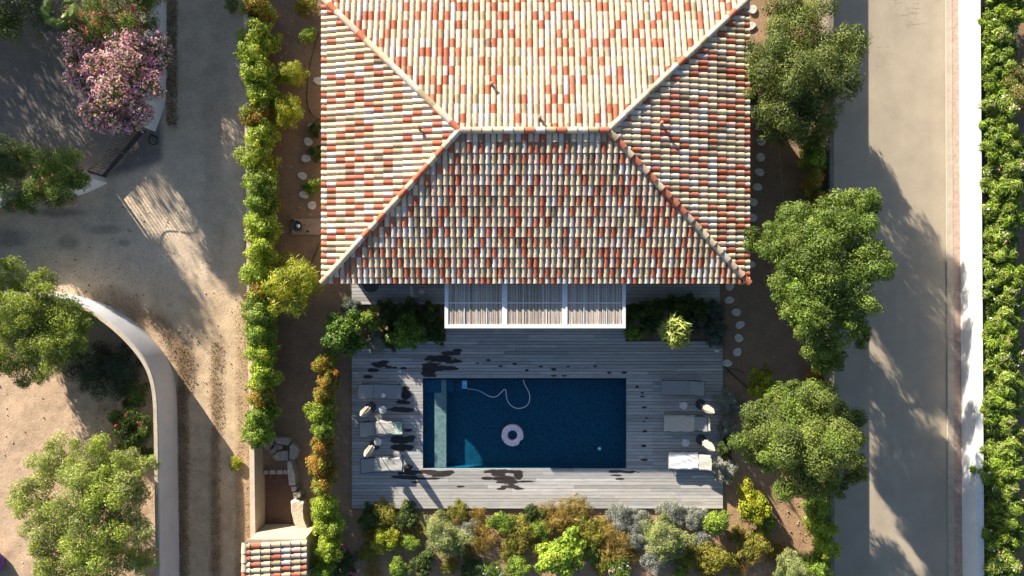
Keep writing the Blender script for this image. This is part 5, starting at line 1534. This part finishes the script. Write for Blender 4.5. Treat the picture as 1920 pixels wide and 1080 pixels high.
th = [(288 + 8.5 * math.cos(t), 263 - 8.5 * math.sin(t)) for t in np.linspace(.4, 6.9, 20)]
hose([(281, 250)] + th, .02, 'coiled black cable on the ground outside the metal gate', name='cable_coil', cat='cable')
hose([(1250, 1052), (1285, 1042), (1320, 1046), (1350, 1040)], .015, 'black irrigation hose across the soil near the lower silver shrubs', z=.05)

# ------------------------------------------------------------------ things under the eave
def chair():
    p = P(787, 545); root = empty('folding_chair', (p.x, p.y, DECK_Z), .1); tag(root, 'pale metal chair with a cloth, half under the eave left of the pergola', 'chair')
    m = M['white_metal']
    MB().box(-.2, -.2, .43, .2, .2, .45, bev=.005).build('seat', mat('chair_seat', (.3, .27, .25), .7), root)
    for sx in (-1, 1):
        for sy in (-1, 1): MB().tube([(sx * .19, sy * .19, .43), (sx * .21, sy * .22, 0)], .012, 6).build('leg', m, root)
    b = MB()
    for s in (-1, 1): b.tube([(-.2, s * .2, .43), (-.28, s * .2, .85)], .013, 6)
    b.tube([(-.28, -.2, .85), (-.28, .2, .85)], .013, 6); b.tube([(-.24, -.2, .65), (-.24, .2, .65)], .013, 6)
    b.build('backrest', m, root)
chair()
crumple(790, 546, DECK_Z + .46, .16, 'crumpled mauve cloth lying on the folding chair', 'crumpled_cloth', (.42, .36, .40), 8, 'cloth')
p = P(702, 533); root = empty('round_table', (p.x, p.y, DECK_Z)); tag(root, 'dark round table half hidden by the eave at the left end of the terrace', 'table')
MB().lathe([(.36, .70), (.38, .71), (.38, .73), (.36, .74)], n=32).build('table_top', M['dark_metal'], root)
MB().tube([(0, 0, .03), (0, 0, .70)], .03, 10).build('pedestal', M['dark_metal'], root); MB().lathe([(.22, 0), (.22, .02), (.04, .04)], n=24).build('foot', M['dark_metal'], root)
# purple bean bag at the lower left corner
p = P(-19, 1056, .3); root = empty('bean_bag', (p.x, p.y, 0)); tag(root, 'rounded purple bean bag cut off by the lower left corner', 'bean bag')
MB().lathe([(.22, 0), (.5, .06), (.58, .2), (.52, .42), (.3, .6), (.08, .68)], n=32, wob=lambda t, i: 1 + .04 * math.sin(4 * t + i)).build('bag', M['purple'], root, smooth=True)
MB().tube([(-.05, 0, .68), (0, 0, .75), (.05, 0, .68)], .012, 6).build('loop', M['purple'], root)
